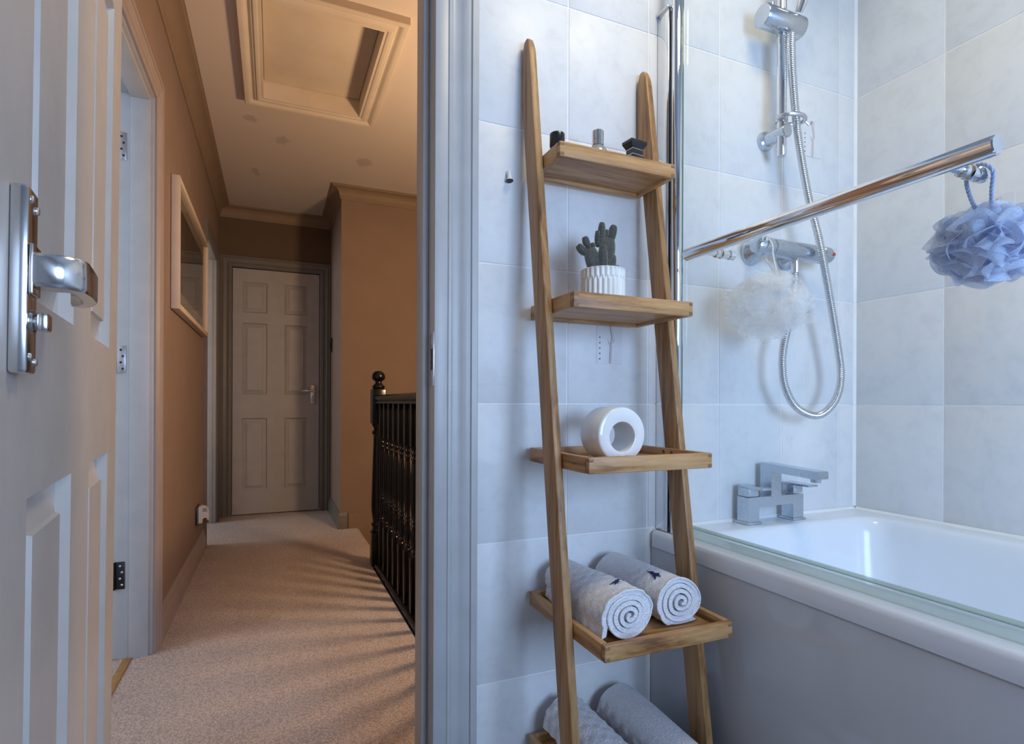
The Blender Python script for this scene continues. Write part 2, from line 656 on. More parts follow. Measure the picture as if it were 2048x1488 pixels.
# end wall with the far door opening
FX0, FX1, FZ = -.300, .358, 1.975
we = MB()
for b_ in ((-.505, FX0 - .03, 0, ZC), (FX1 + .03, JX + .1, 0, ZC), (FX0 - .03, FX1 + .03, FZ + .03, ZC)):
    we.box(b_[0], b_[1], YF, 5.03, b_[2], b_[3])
struct('wall_landing_back', we, 'landing_end_shade_paint', 'end wall of the landing over the closed door', 'wall')
struct('wall_beyond_door', MB().box(-.6, .7, 5.032, 5.08, 0, ZC), 'room_paint', 'plain wall closing the space behind the closed door', 'wall')
struct('wall_landing_jut', MB().box(JX, 2.4, JY, 5.03, -2.6, ZC), 'landing_wall_paint', 'wall corner jutting out at the head of the stairs', 'wall')
struct('wall_stairwell_right', MB().box(2.3, 2.4, YH, JY, -2.6, ZC), 'landing_wall_paint', 'right wall of the stairwell', 'wall')
struct('floor_stairwell', MB().box(.3, 2.4, YH, JY, -2.65, -2.6), 'carpet', 'carpeted floor at the foot of the stairwell', 'floor')
struct('wall_under_landing', MB().box(.44, .49, YH, JY, -2.6, -.22), 'landing_wall_paint', 'wall below the landing edge in the stairwell', 'wall')
# side rooms
rm = MB()
rm.box(-3.0, -2.92, .5, 5.2, -.02, 2.46)
rm.box(-3.0, -.5, .44, .5, -.02, 2.46)
rm.box(-3.0, -.5, 5.2, 5.26, -.02, 2.46)
rm.box(-2.92, -.506, 2.95, 3.05, -.02, 2.46)
rm.box(-.505, -.44, .5, YH + .02, -.02, 2.46)
struct('wall_side_rooms', rm, 'room_paint', 'white walls of the side rooms', 'wall')

# ---- wall tiles
TP, TZ, GR = .2227, .30, .0036


def tile_mesh(w, h, ax):
    mb = MB()
    d = .0035
    if ax == 'Y':
        mb.box(-w / 2, w / 2, 0, d, -h / 2, h / 2, .0009)
    else:
        mb.box(0, d, -w / 2, w / 2, -h / 2, h / 2, .0009)
    return mk_mesh('tile', mb, 'tile_glaze', 40)


TM = {}
xj = [.391, .614, .8365, 1.0590, 1.2835, 1.508, XR]
tile_at = {}
for i in range(6):
    for k in range(8):
        w, h = xj[i + 1] - xj[i] - GR, TZ - GR
        key = ('Y', round(w, 4))
        if key not in TM: TM[key] = tile_mesh(w, h, 'Y')
        tile_at['Y', i, k] = inst('tile', TM[key], wall_back, ((xj[i] + xj[i + 1]) / 2, YT, (k + .5) * TZ))
yj = [YT, .879]
while yj[-1] > -1.15:
    yj.append(yj[-1] - TP)
for i in range(len(yj) - 1):
    for k in range(8):
        w, h = yj[i] - yj[i + 1] - GR, TZ - GR
        key = ('X', round(w, 4))
        if key not in TM: TM[key] = tile_mesh(w, h, 'X')
        tile_at['X', i, k] = inst('tile', TM[key], wall_right, (XR, (yj[i] + yj[i + 1]) / 2, (k + .5) * TZ))
obj('corner_sealant', MB().prism([(0, 0), (-.006, 0), (0, -.006)], lambda u, v, a: (XR + u, YT + v, a), .604, 2.4), 'sealant', wall_right)


# decorative insert on three tiles: small panel, twig, five beads
def decor(tile, fn, mirror=1):
    """fn(u,v,d): u along wall, v up, d out of the wall, in tile space"""
    mb = MB()
    w, h, d = .0355, .052, .0012
    pts = [fn(u, v, dd) for dd in (0, d) for u, v in ((-w, -h), (w, -h), (w, h), (-w, h))]
    mb.add(pts, [(0, 1, 2, 3), (7, 6, 5, 4), (0, 4, 5, 1), (1, 5, 6, 2), (2, 6, 7, 3), (3, 7, 4, 0)])
    obj('insert_panel', mb, 'insert_glaze', tile, (0, 0, 0))
    mb = MB()
    main = [(.001, -.051), (.002, -.03), (.003, -.012), (.002, -.006)]
    mb.tube([fn(u * mirror, v, .0015) for u, v in main], [.0030, .0034, .003, .0026], 8)
    a = [(.002, -.008), (.006, .004), (.0065, .016), (.003, .028), (.0025, .036), (.006, .044), (.011, .047)]
    mb.tube([fn(u * mirror, v, .0018) for u, v in a], [.0026, .0028, .003, .0032, .003, .0024, .0012], 8)
    for br in ([(.002, -.008), (-.003, -.002), (-.006, .006)], [(.004, -.004), (.010, .001), (.013, .008)], [(.003, .034), (.000, .040), (-.002, .044)]):
        mb.tube([fn(u * mirror, v, .0014) for u, v in br], [.0018, .0013, .0006], 6)
    obj('twig', mb, 'twig_glaze', tile, (0, 0, 0))
    for q in range(5):
        u, v = -.028 * mirror, -.041 + q * .0125
        mb = MB()
        mb.lathe([(.0001, -.0022), (.0016, -.0016), (.0023, 0), (.0016, .0016), (.0001, .0022)], 10)
        c = fn(u, v, .0016)
        mb.v = [(p[0] + c[0], p[1] + c[1], p[2] + c[2]) for p in mb.v]
        obj('bead', mb, 'bead_chrome', tile, (0, 0, 0))


decor(tile_at['Y', 1, 3], lambda u, v, d: (u + .0015, -d, v - .004))
decor(tile_at['Y', 4, 5], lambda u, v, d: (u - .003, -d, v + .000))
decor(tile_at['X', 1, 4], lambda u, v, d: (-d, -u, v - .006))

# ------------------------------------------------------------------ joinery
CAS = [(0, 0), (0, .010), (.003, .0125), (.014, .013), (.017, .0165), (.022, .0165), (.026, .0125), (.036, .011), (.046, .0135),
       (.054, .0185), (.058, .0185), (.060, .0155), (.064, .0155), (.066, .020), (.078, .020), (.080, .018), (.080, 0)]
CW = .080


def casing(parent, mat, o, along, up, out, width, height, inset=.006, sides=(1, 1)):
    """architrave round an opening: o = foot of the left reveal"""
    o, along, up, out = Vector(o), Vector(along), Vector(up), Vector(out)
    if sides[0]:
        obj('casing', MB().run(CAS, o - along * inset, up, -along, out, height + inset, 0, 1), mat, parent)
    if sides[1]:
        obj('casing', MB().run(CAS, o + along * (width + inset), up, along, out, height + inset, 0, 1), mat, parent)
    obj('head_casing', MB().run(CAS, o - along * inset + up * (height + inset), along, up, out, width + 2 * inset, -1, 1), mat, parent)


# trim_1: frame of the bathroom doorway
t1 = sthing('trim_1', 'grey painted door frame of the bathroom doorway beside the wooden ladder', 'door frame', (0, 1.17, 0))
ln = MB()
ln.box(DR, DR + .03, 1.102, YH + .002, 0, DH, .0015)
obj('lining', ln, 'joinery_paint', t1)
obj('lining', MB().box(DL - .03, DL, 1.102, YH + .002, 0, DH, .0015), 'joinery_paint', t1)
obj('lining_head', MB().box(DL - .03, DR + .03, 1.102, YH + .002, DH, DH + .03, .0015), 'joinery_paint', t1)
obj('door_stop', MB().box(DR - .013, DR, 1.148, YH - .022, 0, DH, .002), 'joinery_paint', t1)
obj('door_stop', MB().box(DL, DL + .013, 1.148, YH - .022, 0, DH, .002), 'joinery_paint', t1)
casing(t1, 'joinery_paint', (DL, YT - .002, 0), (1, 0, 0), (0, 0, 1), (0, -1, 0), DR - DL, DH, .012)
casing(t1, 'far_joinery_paint', (DL, YH, 0), (1, 0, 0), (0, 0, 1), (0, 1, 0), DR - DL, DH, .006)
sp = obj('strike_plate', MB().box(DR - .0015, DR + .001, 1.104, 1.132, .935, 1.045, .0005), 'satin_steel', t1)
obj('latch_hole', MB().box(DR - .002, DR + .001, 1.110, 1.124, .968, 1.012), 'dark_steel', sp)

# trim_2: frame of the first doorway on the left of the landing, with three hinges
t2 = sthing('trim_2', 'white painted frame of the near doorway on the left, with three hinge plates', 'door frame', (XL, O1[1], 0))
obj('lining', MB().box(-.510, XL + .002, O1[1], O1[1] + .03, 0, O1[2] + .03, .002), 'joinery_paint', t2)
obj('lining', MB().box(-.510, XL + .002, O1[0] - .03, O1[0], 0, O1[2] + .03, .002), 'joinery_paint', t2)
obj('lining_head', MB().box(-.510, XL + .002, O1[0], O1[1], O1[2], O1[2] + .03, .002), 'joinery_paint', t2)
obj('door_stop', MB().box(-.463, XL - .009, O1[1] - .013, O1[1], 0, O1[2] - .013, .0015), 'joinery_paint', t2)
obj('door_stop', MB().box(-.463, XL - .009, O1[0], O1[1], O1[2] - .013, O1[2], .0015), 'joinery_paint', t2)
casing(t2, 'skirting_paint', (XL, O1[0], 0), (0, 1, 0), (0, 0, 1), (1, 0, 0), O1[1] - O1[0], O1[2], .004)
casing(t2, 'joinery_paint', (-.505, O1[0], 0), (0, 1, 0), (0, 0, 1), (-1, 0, 0), O1[1] - O1[0], O1[2], .004)
obj('threshold_strip', MB().box(-.478, -.452, O1[0] + .01, O1[1] - .012, -.001, .004, .001), 'gold_strip', t2)
for zc, mt in ((1.798, 'satin_steel'), (1.050, 'satin_steel'), (.292, 'dark_steel')):
    hp = obj('hinge', MB().box(-.506, -.4765, O1[1] - .0016, O1[1] + .001, zc - .048, zc + .048, .0005), mt, t2)
    obj('hinge_knuckle', MB().lathe([(.005, zc - .048), (.005, zc + .048)], 10, (-.509, O1[1] - .005, 0)), mt, hp)
    for q in range(4):
        sc = MB().lathe([(.0040, 0), (.0040, .0008), (.0026, .0016), (.0001, .0016)], 10, (-.485 - .006 * (q % 2), O1[1] - .0014, zc - .033 + q * .022), '-Y')
        obj('screw', sc, 'satin_steel' if mt == 'dark_steel' else 'dark_steel', hp)

# trim_3: frame of the second doorway on the left
t3 = sthing('trim_3', 'white lit frame of the doorway next to the closed door at the end of the landing', 'door frame', (XL, O2[1], 0))
obj('lining', MB().box(-.510, XL + .002, O2[1], O2[1] + .03, 0, O2[2] + .03, .002), 'joinery_paint', t3)
obj('lining', MB().box(-.510, XL + .002, O2[0] - .03, O2[0], 0, O2[2] + .03, .002), 'joinery_paint', t3)
obj('lining_head', MB().box(-.510, XL + .002, O2[0], O2[1], O2[2], O2[2] + .03, .002), 'joinery_paint', t3)
obj('door_stop', MB().box(-.463, XL - .02, O2[1] - .013, O2[1], 0, O2[2], .0015), 'joinery_paint', t3)
casing(t3, 'far_joinery_paint', (XL, O2[0], 0), (0, 1, 0), (0, 0, 1), (1, 0, 0), O2[1] - O2[0], O2[2], .004)
obj('strike_plate', MB().box(-.480, -.466, O2[1] - .0015, O2[1] + .001, .98, 1.04, .0004), 'satin_steel', t3)

# trim_4: frame of the far door
t4 = sthing('trim_4', 'dark painted moulded frame round the closed six panel door', 'door frame', (0, YF, 0))
obj('lining', MB().box(FX0 - .03, FX0, YF - .002, 5.03, 0, FZ + .03, .0015), 'far_joinery_paint', t4)
obj('lining', MB().box(FX1, FX1 + .03, YF - .002, 5.03, 0, FZ + .03, .0015), 'far_joinery_paint', t4)
obj('lining_head', MB().box(FX0, FX1, YF - .002, 5.03, FZ, FZ + .03, .0015), 'far_joinery_paint', t4)
casing(t4, 'far_joinery_paint', (FX0, YF, 0), (1, 0, 0), (0, 0, 1), (0, -1, 0), FX1 - FX0, FZ, .004)

# coving round the landing
D_, P_ = .083, .078
COV = [(0, 0), (0, -D_), (.006, -D_), (.008, -D_ + .006), (.012, -D_ + .010)]
for k in range(9):
    a = k / 8 * pi / 2
    COV.append((.012 + (P_ - .024) * (1 - cos(a)), -D_ + .012 + (D_ - .024) * sin(a)))
COV += [(P_ - .008, -.010), (P_ - .006, -.006), (P_, -.005), (P_, 0)]
t5 = sthing('trim_5', 'brown painted coving round the top of the landing walls', 'coving', (0, 0, ZC))
obj('cove_length', MB().run(COV, (XL, YH, ZC), (0, 1, 0), (1, 0, 0), (0, 0, 1), YF - YH, 1, -1), 'cove_paint', t5)
obj('cove_length', MB().run(COV, (XL, YF, ZC), (1, 0, 0), (0, -1, 0), (0, 0, 1), JX - XL, 1, -1), 'cove_paint', t5)
obj('cove_length', MB().run(COV, (JX, JY, ZC), (0, 1, 0), (-1, 0, 0), (0, 0, 1), YF - JY, -1, -1), 'cove_paint', t5)
obj('cove_length', MB().run(COV, (JX, JY, ZC), (1, 0, 0), (0, -1, 0), (0, 0, 1), 2.3 - JX, -1, 0), 'cove_paint', t5)

# skirting boards
SK = [(0, 0), (.018, 0), (.018, .070), (.016, .074), (.016, .080), (.012, .084), (.012, .094), (.008, .100), (.008, .110), (.005, .115), (0, .116)]


def skirt(name, mat, label, parts):
    t_ = sthing(name, label, 'skirting', parts[0][0])
    for o, dl, dw, L, m0, m1 in parts:
        obj('board', MB().run(SK, o, dl, dw, (0, 0, 1), L, m0, m1), mat, t_)


skirt('baseboard_left', 'skirting_paint', 'beige stepped skirting board along the left landing wall',
      [((XL, O1[1] + .004 + CW, 0), (0, 1, 0), (1, 0, 0), O2[0] - .004 - CW - (O1[1] + .004 + CW), 0, 0)])
skirt('baseboard_right', 'far_joinery_paint', 'stepped skirting board round the jutting corner by the stairs',
      [((JX, JY, 0), (0, 1, 0), (-1, 0, 0), YF - JY, -1, 0), ((JX, JY, 0), (1, 0, 0), (0, -1, 0), .045, -1, 0)])


# ---- six-panel doors
def six_panel(root, mat, w, h, th, cols, rows, frame=(0.0, 0.0)):
    """leaf in local space: x across, y = 0 the moulded face (facing +y), z up"""
    xs = [0.0] + [c for p in cols for c in p] + [w]
    zs = [0.0] + [c for p in rows for c in p] + [h]
    mb = MB()
    for i in range(len(xs) - 1):
        for k in range(len(zs) - 1):
            if i % 2 == 1 and k % 2 == 1:
                mb.box(xs[i], xs[i + 1], -th, -th + .012, zs[k], zs[k + 1])
            else:
                mb.add([(xs[i], 0, zs[k]), (xs[i + 1], 0, zs[k]), (xs[i + 1], 0, zs[k + 1]), (xs[i], 0, zs[k + 1])], [(0, 1, 2, 3)])
                mb.add([(xs[i], -th, zs[k]), (xs[i + 1], -th, zs[k]), (xs[i + 1], -th, zs[k + 1]), (xs[i], -th, zs[k + 1])], [(3, 2, 1, 0)])
    mb.box(0, .004, -th, -.0001, 0, h)
    mb.box(w - .004, w, -th, -.0001, 0, h)
    mb.box(0, w, -th, -.0001, h - .004, h)
    mb.box(0, w, -th, -.0001, 0, .004)
    obj('leaf', mb, mat, root, (0, 0, 0), recalc=False)
    for (x0, x1) in cols:
        for (z0, z1) in rows:
            p = MB()
            rings = [(0, 0), (.002, -.003), (.006, -.012), (.011, -.0155), (.034, -.0070), (.0355, -.0030)]
            vs, fs = [], []
            for ins, d in rings:
                vs += [(x0 + ins, d, z0 + ins), (x1 - ins, d, z0 + ins), (x1 - ins, d, z1 - ins), (x0 + ins, d, z1 - ins)]
            for r_ in range(len(rings) - 1):
                for k in range(4):
                    fs.append((r_ * 4 + k, r_ * 4 + (k + 1) % 4, r_ * 4 + 4 + (k + 1) % 4, r_ * 4 + 4 + k))
            n = len(vs) - 4
            fs.append((n, n + 1, n + 2, n + 3))
            p.add(vs, fs)
            obj('panel', p, mat, root, (0, 0, 0), sharp=25)


def flip_y(o):
    pass


# door_1: bathroom door, open towards the camera
ang = atan2(-.9935, .114)
EPS = .0095
d1 = sthing('door_1', 'grey painted six panel door standing open with a steel lever handle', 'door',
            (-.235 - .9935 * EPS * .9, 1.09 - .114 * EPS * .9, .006), (-EPS, 0, ang), True)
six_panel(d1, 'near_door_paint', .668, 1.955, .036, [(.095, .267), (.378, .557)], [(.205, .820), (.974, 1.478), (1.60, 1.82)])
plate = obj('handle_plate', MB().box(.589, .6165, .0, .0105, .9135, 1.0425, .0025), 'brushed_nickel', d1, (0, 0, 0))
lever = MB()
# square neck, then a flat bar turning towards the hinge side
lever.box(.592, .6150, .0105, .0130, .968, 1.003, .001)
pth = [(.6030, .012), (.6030, .0250)]
for k in range(1, 8):
    a = k / 7 * pi / 2
    pth.append((.5915 + .0115 * cos(a), .0250 + .0115 * sin(a)))
pth += [(.575, .0368), (.555, .0364), (.540, .0345), (.528, .0310), (.520, .0265), (.5165, .0225)]
lv, lf = [], []
for i, (a_, b_) in enumerate(pth):
    p0 = pth[max(i - 1, 0)]
    p1 = pth[min(i + 1, len(pth) - 1)]
    tx, ty = p1[0] - p0[0], p1[1] - p0[1]
    q = sqrt(tx * tx + ty * ty)
    nx, ny = -ty / q, tx / q
    wd = .0118 if i < 2 else max(.0052, .0118 - .0011 * (i - 1))
    hh = .0118 if i < 9 else .0112
    zc = .9855
    sec = []
    for (s1, s2) in ((-1, -.78), (-.8, -1), (.8, -1), (1, -.78), (1, .78), (.8, 1), (-.8, 1), (-1, .78)):
        sec.append((a_ + nx * wd * s1, b_ + ny * wd * s1, zc + hh * s2))
    lv += sec
m_ = len(pth)
for i in range(m_ - 1):
    for k in range(8):
        lf.append((i * 8 + k, i * 8 + (k + 1) % 8, i * 8 + 8 + (k + 1) % 8, i * 8 + 8 + k))
lf += [tuple(range(7, -1, -1)), tuple((m_ - 1) * 8 + k for k in range(8))]
lever.add(lv, lf)
obj('lever', lever, 'brushed_nickel', plate, (0, 0, 0), sharp=42)
turn = MB().lathe([(.0085, .0105), (.0085, .0122), (.0060, .0130), (.0060, .0145)], 16, (.603, 0, .950), 'Y')
turn.box(.5955, .6105, .0140, .0205, .9435, .9565, .002)
obj('thumb_turn', turn, 'brushed_nickel', plate, (0, 0, 0))
for sx, sz in ((.5945, 1.030), (.6090, 1.034), (.5945, .922), (.6090, .925)):
    obj('screw', MB().lathe([(.0030, .0103), (.0030, .0112), (.0022, .0120), (.0001, .0123)], 12, (sx, 0, sz), 'Y'), 'satin_steel', plate, (0, 0, 0))

# door_2: closed door at the end of the landing (moulded face looks to -y)
d2 = sthing('door_2', 'closed six panel door at the end of the landing', 'door', (FX1 - .004, YF + .012, .008), (0, 0, pi), True)
w2 = FX1 - FX0 - .008
six_panel(d2, 'far_door_paint', w2, FZ - .014, .036, [(FX1 - .268, FX1 - .090), (FX1 + .040, FX1 + .222)], [(.190, .768), (.957, 1.530), (1.612, 1.858)])
pl2 = obj('handle_plate', MB().box(.030, .070, 0, .010, .880, 1.038, .003), 'brushed_nickel', d2, (0, 0, 0))
lv2 = MB().lathe([(.011, .010), (.010, .035)], 14, (.050, 0, .992), 'Y')
lv2.tube([(.048, .040, .992), (.085, .044, .993), (.120, .042, .992), (.150, .036, .990)], [.011, .010, .009, .007], 10)
obj('lever', lv2, 'brushed_nickel', pl2, (0, 0, 0))
for sx, sz in ((.040, 1.026), (.060, 1.026), (.040, .892), (.060, .892)):
    obj('screw', MB().lathe([(.0042, .0098), (.0042, .0112), (.0001, .0125)], 10, (sx, 0, sz), 'Y'), 'satin_steel', pl2, (0, 0, 0))

# ------------------------------------------------------------------ ceiling hatch
ht = thing('ceiling_hatch', 'square loft hatch with a moulded cream frame in the landing ceiling', 'hatch', ((hx0 + hx1) / 2, (hy0 + hy1) / 2, ZC))
HF = [(0, .03), (0, -.030), (.006, -.034), (.016, -.034), (.020, -.029), (.026, -.029), (.036, -.020), (.046, -.026), (.052, -.032), (.060, -.034), (.072, -.034), (.075, -.030), (.075, 0)]
ww, hh_ = hx1 - hx0, hy1 - hy0
obj('frame_side', MB().run(HF, (hx0, hy0, ZC), (0, 1, 0), (-1, 0, 0), (0, 0, 1), hh_, -1, 1), 'hatch_paint', ht)
obj('frame_side', MB().run(HF, (hx1, hy0, ZC), (0, 1, 0), (1, 0, 0), (0, 0, 1), hh_, -1, 1), 'hatch_paint', ht)
obj('frame_side', MB().run(HF, (hx0, hy0, ZC), (1, 0, 0), (0, -1, 0), (0, 0, 1), ww, -1, 1), 'hatch_paint', ht)
obj('frame_side', MB().run(HF, (hx0, hy1, ZC), (1, 0, 0), (0, 1, 0), (0, 0, 1), ww, -1, 1), 'hatch_paint', ht)
for b_ in ((hx0, hx0 + .012, hy0, hy1), (hx1 - .012, hx1, hy0, hy1), (hx0 + .012, hx1 - .012, hy0, hy0 + .012), (hx0 + .012, hx1 - .012, hy1 - .012, hy1)):
    obj('reveal_board', MB().box(*b_, ZC - .028, ZC + .085), 'hatch_paint', ht)
obj('hatch_panel', MB().box(hx0 + .014, hx1 - .014, hy0 + .014, hy1 - .016, ZC + .060, ZC + .078, .002), 'hatch_paint', ht)
obj('backing_board', MB().box(hx0, hx1, hy0, hy1, ZC + .085, ZC + .10), 'hatch_paint', ht)

# ------------------------------------------------------------------ balustrade and stairs
bal = thing('balustrade', 'black gloss turned wooden banister guarding the stairwell', 'balustrade', (.54, 3.15, 0))
NX, NY, NW = .540, 3.156, .0385


def turned(x, y, half, zt0, zt1, prof, n=18):
    mb = MB()
    return mb.lathe(prof, n, (x, y, 0))


nw = MB()
nw.box(NX - NW, NX + NW, NY - NW, NY + NW, 0, .185, .004)
nw.box(NX - NW, NX + NW, NY - NW, NY + NW, .785, .978, .006)
nw.lathe([(.034, .183), (.037, .196), (.030, .204), (.030, .212), (.037, .224), (.036, .234), (.028, .242), (.030, .26), (.036, .30), (.037, .34),
          (.033, .50), (.028, .66), (.026, .722), (.033, .730), (.035, .738), (.032, .746), (.024, .752), (.027, .765), (.035, .778), (.035, .787)], 24, (NX, NY, 0))
nw.lathe([(.030, .976), (.033, .984), (.035, .990), (.033, .996), (.023, 1.004), (.018, 1.012), (.018, 1.020), (.026, 1.026), (.0345, 1.034), (.037, 1.044), (.0345, 1.058),
          (.027, 1.070), (.016, 1.077), (.0005, 1.080)], 28, (NX, NY, 0))
obj('newel_post', nw, 'black_gloss', bal, sharp=40)
hr = [(-.027, .898), (-.027, .907), (-.022, .912), (-.027, .917), (-.030, .926), (-.028, .936), (-.018, .943), (0, .945), (.018, .943), (.028, .936), (.030, .926), (.027, .917), (.022, .912), (.027, .907), (.027, .898)]
obj('handrail', MB().prism(hr, lambda u, v, a: (.540 + u, a, v), YH + .002, NY - NW), 'black_gloss', bal, sharp=25)
br = [(-.029, 0), (-.029, .016), (-.024, .023), (-.017, .026), (.017, .026), (.024, .023), (.029, .016), (.029, 0)]
obj('base_rail', MB().prism(br, lambda u, v, a: (.540 + u, a, v), YH + .002, NY - NW), 'black_gloss', bal)
bmb = MB()
bw = .0165
bmb.box(-bw, bw, -bw, bw, .020, .258, .002)
bmb.box(-bw, bw, -bw, bw, .718, .905, .002)
bmb.lathe([(.0155, .256), (.0165, .264), (.012, .270), (.0125, .275), (.016, .281), (.0125, .287), (.0105, .293), (.012, .305), (.0155, .325), (.0158, .338), (.0125, .362),
           (.0098, .380), (.0140, .388), (.0105, .396), (.0145, .404), (.0108, .412), (.0135, .46), (.0150, .53), (.0140, .59), (.0110, .645), (.0095, .660),
           (.0140, .667), (.0105, .675), (.0105, .682), (.0155, .690), (.0120, .698), (.0115, .704), (.0155, .713), (.0155, .720)], 16)
bme = mk_mesh('baluster', bmb, 'black_gloss', 40)
by = 3.035
while by > 1.30:
    inst('baluster', bme, bal, (.540 - .54, by - 3.15, 0))
    by -= .1235
obj('landing_edge', MB().box(.505, .575, YH + .002, NY - NW, -.24, -.001, .004), 'black_gloss', bal)

st = thing('staircase', 'carpeted stairs going down beside the black banister', 'stairs', (.9, 3.65, -.9))
for q in range(7):
    x0 = .557 + q * .225
    obj('step', MB().box(x0, x0 + .250, 3.20, JY - .012, -.19 * (q + 1) - .16, -.19 * (q + 1), .008), 'carpet', st)
sg = MB()
sg.prism([(.50, .11), (.56, .11), (2.28, -1.343), (2.28, -1.70), (.50, -.20)], lambda u, v, a: (u, a, v), JY - .011, JY - .001)
obj('stringer', sg, 'cove_paint', st)

# ------------------------------------------------------------------ landing wall things
pf = thing('picture_frame', 'cream framed dark picture hanging on the left landing wall', 'picture', (XL, 3.25, 1.30))
PY0, PY1, PZ0, PZ1, PD = 2.70, 3.82, 1.292, 1.852, .034
xa, xb = XL + .002, XL + PD
obj('frame_bar', MB().box(xa, xb, PY0, PY0 + .024, PZ0, PZ1, .0015), 'frame_cream', pf)
obj('frame_bar', MB().box(xa, xb, PY1 - .024, PY1, PZ0, PZ1, .0015), 'frame_cream', pf)
obj('frame_bar', MB().box(xa, xb, PY0 + .024, PY1 - .024, PZ0, PZ0 + .024, .0015), 'frame_cream', pf)
obj('frame_bar', MB().box(xa, xb, PY0 + .024, PY1 - .024, PZ1 - .024, PZ1, .0015), 'frame_cream', pf)
mo = MB()
i0, i1, k0, k1 = PY0 + .024, PY1 - .024, PZ0 + .024, PZ1 - .024
mw = .07
for b_ in ((i0, i0 + mw, k0, k1), (i1 - mw, i1, k0, k1), (i0 + mw, i1 - mw, k0, k0 + mw), (i0 + mw, i1 - mw, k1 - mw, k1)):
    mo.box(xa + .010, xa + .014, b_[0], b_[1], b_[2], b_[3])
obj('mount', mo, 'mount_board', pf)
obj('print', MB().box(xa + .006, xa + .0095, i0, i1, k0, k1), 'print_art', pf)
obj('glass', MB().box(xa + .018, xa + .020, i0, i1, k0, k1), 'picture_glass', pf)

so = thing('wall_socket', 'black wall socket plate low on the left landing wall', 'socket', (XL, 3.61, .21))
obj('plate', MB().box(XL + .0005, XL + .009, 3.545, 3.69, .214, .314, .002), 'socket_black', so)
af = thing('air_freshener', 'white plug-in air freshener with amber bottle in the wall socket', 'air freshener', (XL + .03, 3.635, .22))
bd = MB()
prof = [(.010, .216), (.028, .216), (.031, .240), (.048, .246), (.060, .225), (.061, .262), (.054, .290), (.038, .306), (.020, .309), (.010, .306)]
bd.prism(prof, lambda u, v, a: (XL + u, a, v), 3.600, 3.665)
obj('body', bd, 'white_plastic', af, sharp=50)
for q in range(3):
    obj('vent_slot', MB().box(XL + .030, XL + .052, 3.5985, 3.6000, .282 + q * .007, .2845 + q * .007), 'dark_plate', af)
obj('bottle', MB().lathe([(.008, .212), (.014, .214), (.015, .232), (.008, .244)], 14, (XL + .046, 3.632, 0)), 'amber', af)

lsw = thing('light_switch', 'small black switch on the shaded side of the jutting wall', 'switch', (JX, 4.82, 1.36))
obj('plate', MB().box(JX - .010, JX - .0005, 4.775, 4.865, 1.318, 1.430, .002), 'dark_plate', lsw)
obj('rocker', MB().box(JX - .016, JX - .010, 4.805, 4.835, 1.352, 1.396, .002), 'dark_plate', lsw)

# ------------------------------------------------------------------ bathtub
bt = thing('bathtub', 'white acrylic bathtub with a glossy side panel', 'bathtub', (1.20, .3, 0))
BX0, BX1, BY0, BY1, BZ = .842, XR - .0015, -.52, YT - .0015, .595


def rrect(x0, x1, y0, y1, r, n=8):
    pts = []
    for cx, cy, a0 in ((x1 - r, y1 - r, 0), (x0 + r, y1 - r, pi / 2), (x0 + r, y0 + r, pi), (x1 - r, y0 + r, 1.5 * pi)):
        for k in range(n + 1):
            a = a0 + k / n * pi / 2
            pts.append((cx + r * cos(a), cy + r * sin(a)))
    return pts


tub = MB()
rings = []
spec = [(0, .012, -.038, .012), (0, 0, -.034, .014), (0, 0, -.010, .014), (.003, 0, -.003, .014), (.009, 0, 0, .012)]
for ins, _, dz, r in spec:
    rings.append([(x, y, BZ + dz) for x, y in rrect(BX0 + ins, BX1, BY0, BY1, r)])
inner = [(.090, .055, .075, .0, .055), (.096, .060, .081, -.003, .060), (.103, .066, .088, -.012, .065), (.110, .072, .094, -.04, .07), (.128, .085, .112, -.18, .085),
         (.150, .105, .140, -.33, .10), (.185, .14, .185, -.385, .10), (.25, .20, .26, -.400, .08)]
for l_, r_, e_, dz, rr in inner:
    rings.append([(x, y, BZ + dz) for x, y in rrect(BX0 + l_, BX1 - r_, BY0 + e_, BY1 - e_, rr)])
n = len(rings[0])
vs = [p for r_ in rings for p in r_]
fs = []
for i in range(len(rings) - 1):
    for k in range(n):
        fs.append((i * n + k, i * n + (k + 1) % n, (i + 1) * n + (k + 1) % n, (i + 1) * n + k))
fs.append(tuple((len(rings) - 1) * n + k for k in range(n)))
tub.add(vs, fs)
obj('tub', tub, 'bath_acrylic', bt, sharp=60)
obj('side_panel', MB().box(BX0 + .004, BX0 + .016, BY0, BY1, .0, BZ - .0395, .003), 'panel_acrylic', bt)
obj('end_panel', MB().box(BX0 + .016, BX1, BY0 + .002, BY0 + .012, .0, BZ - .0395, .002), 'panel_acrylic', bt)
obj('shadow_gap', MB().box(BX0 + .010, BX0 + .030, BY0 + .01, BY1, BZ - .0405, BZ - .034), 'lip_shadow_dark', bt)  # dark strip standing in for the shade under the tub lip
sl = MB()
sl.prism([(0, 0), (-.007, 0), (-.005, .003), (0, .007)], lambda u, v, a: (a, YT - .0004 + u, BZ + .0002 + v), .902, XR - .0005)
sl.prism([(0, 0), (-.007, 0), (-.005, .003), (0, .007)], lambda u, v, a: (XR - .0004 + u, a, BZ + .0002 + v), BY0, YT - .008)
obj('sealant_bead', sl, 'sealant', bt)

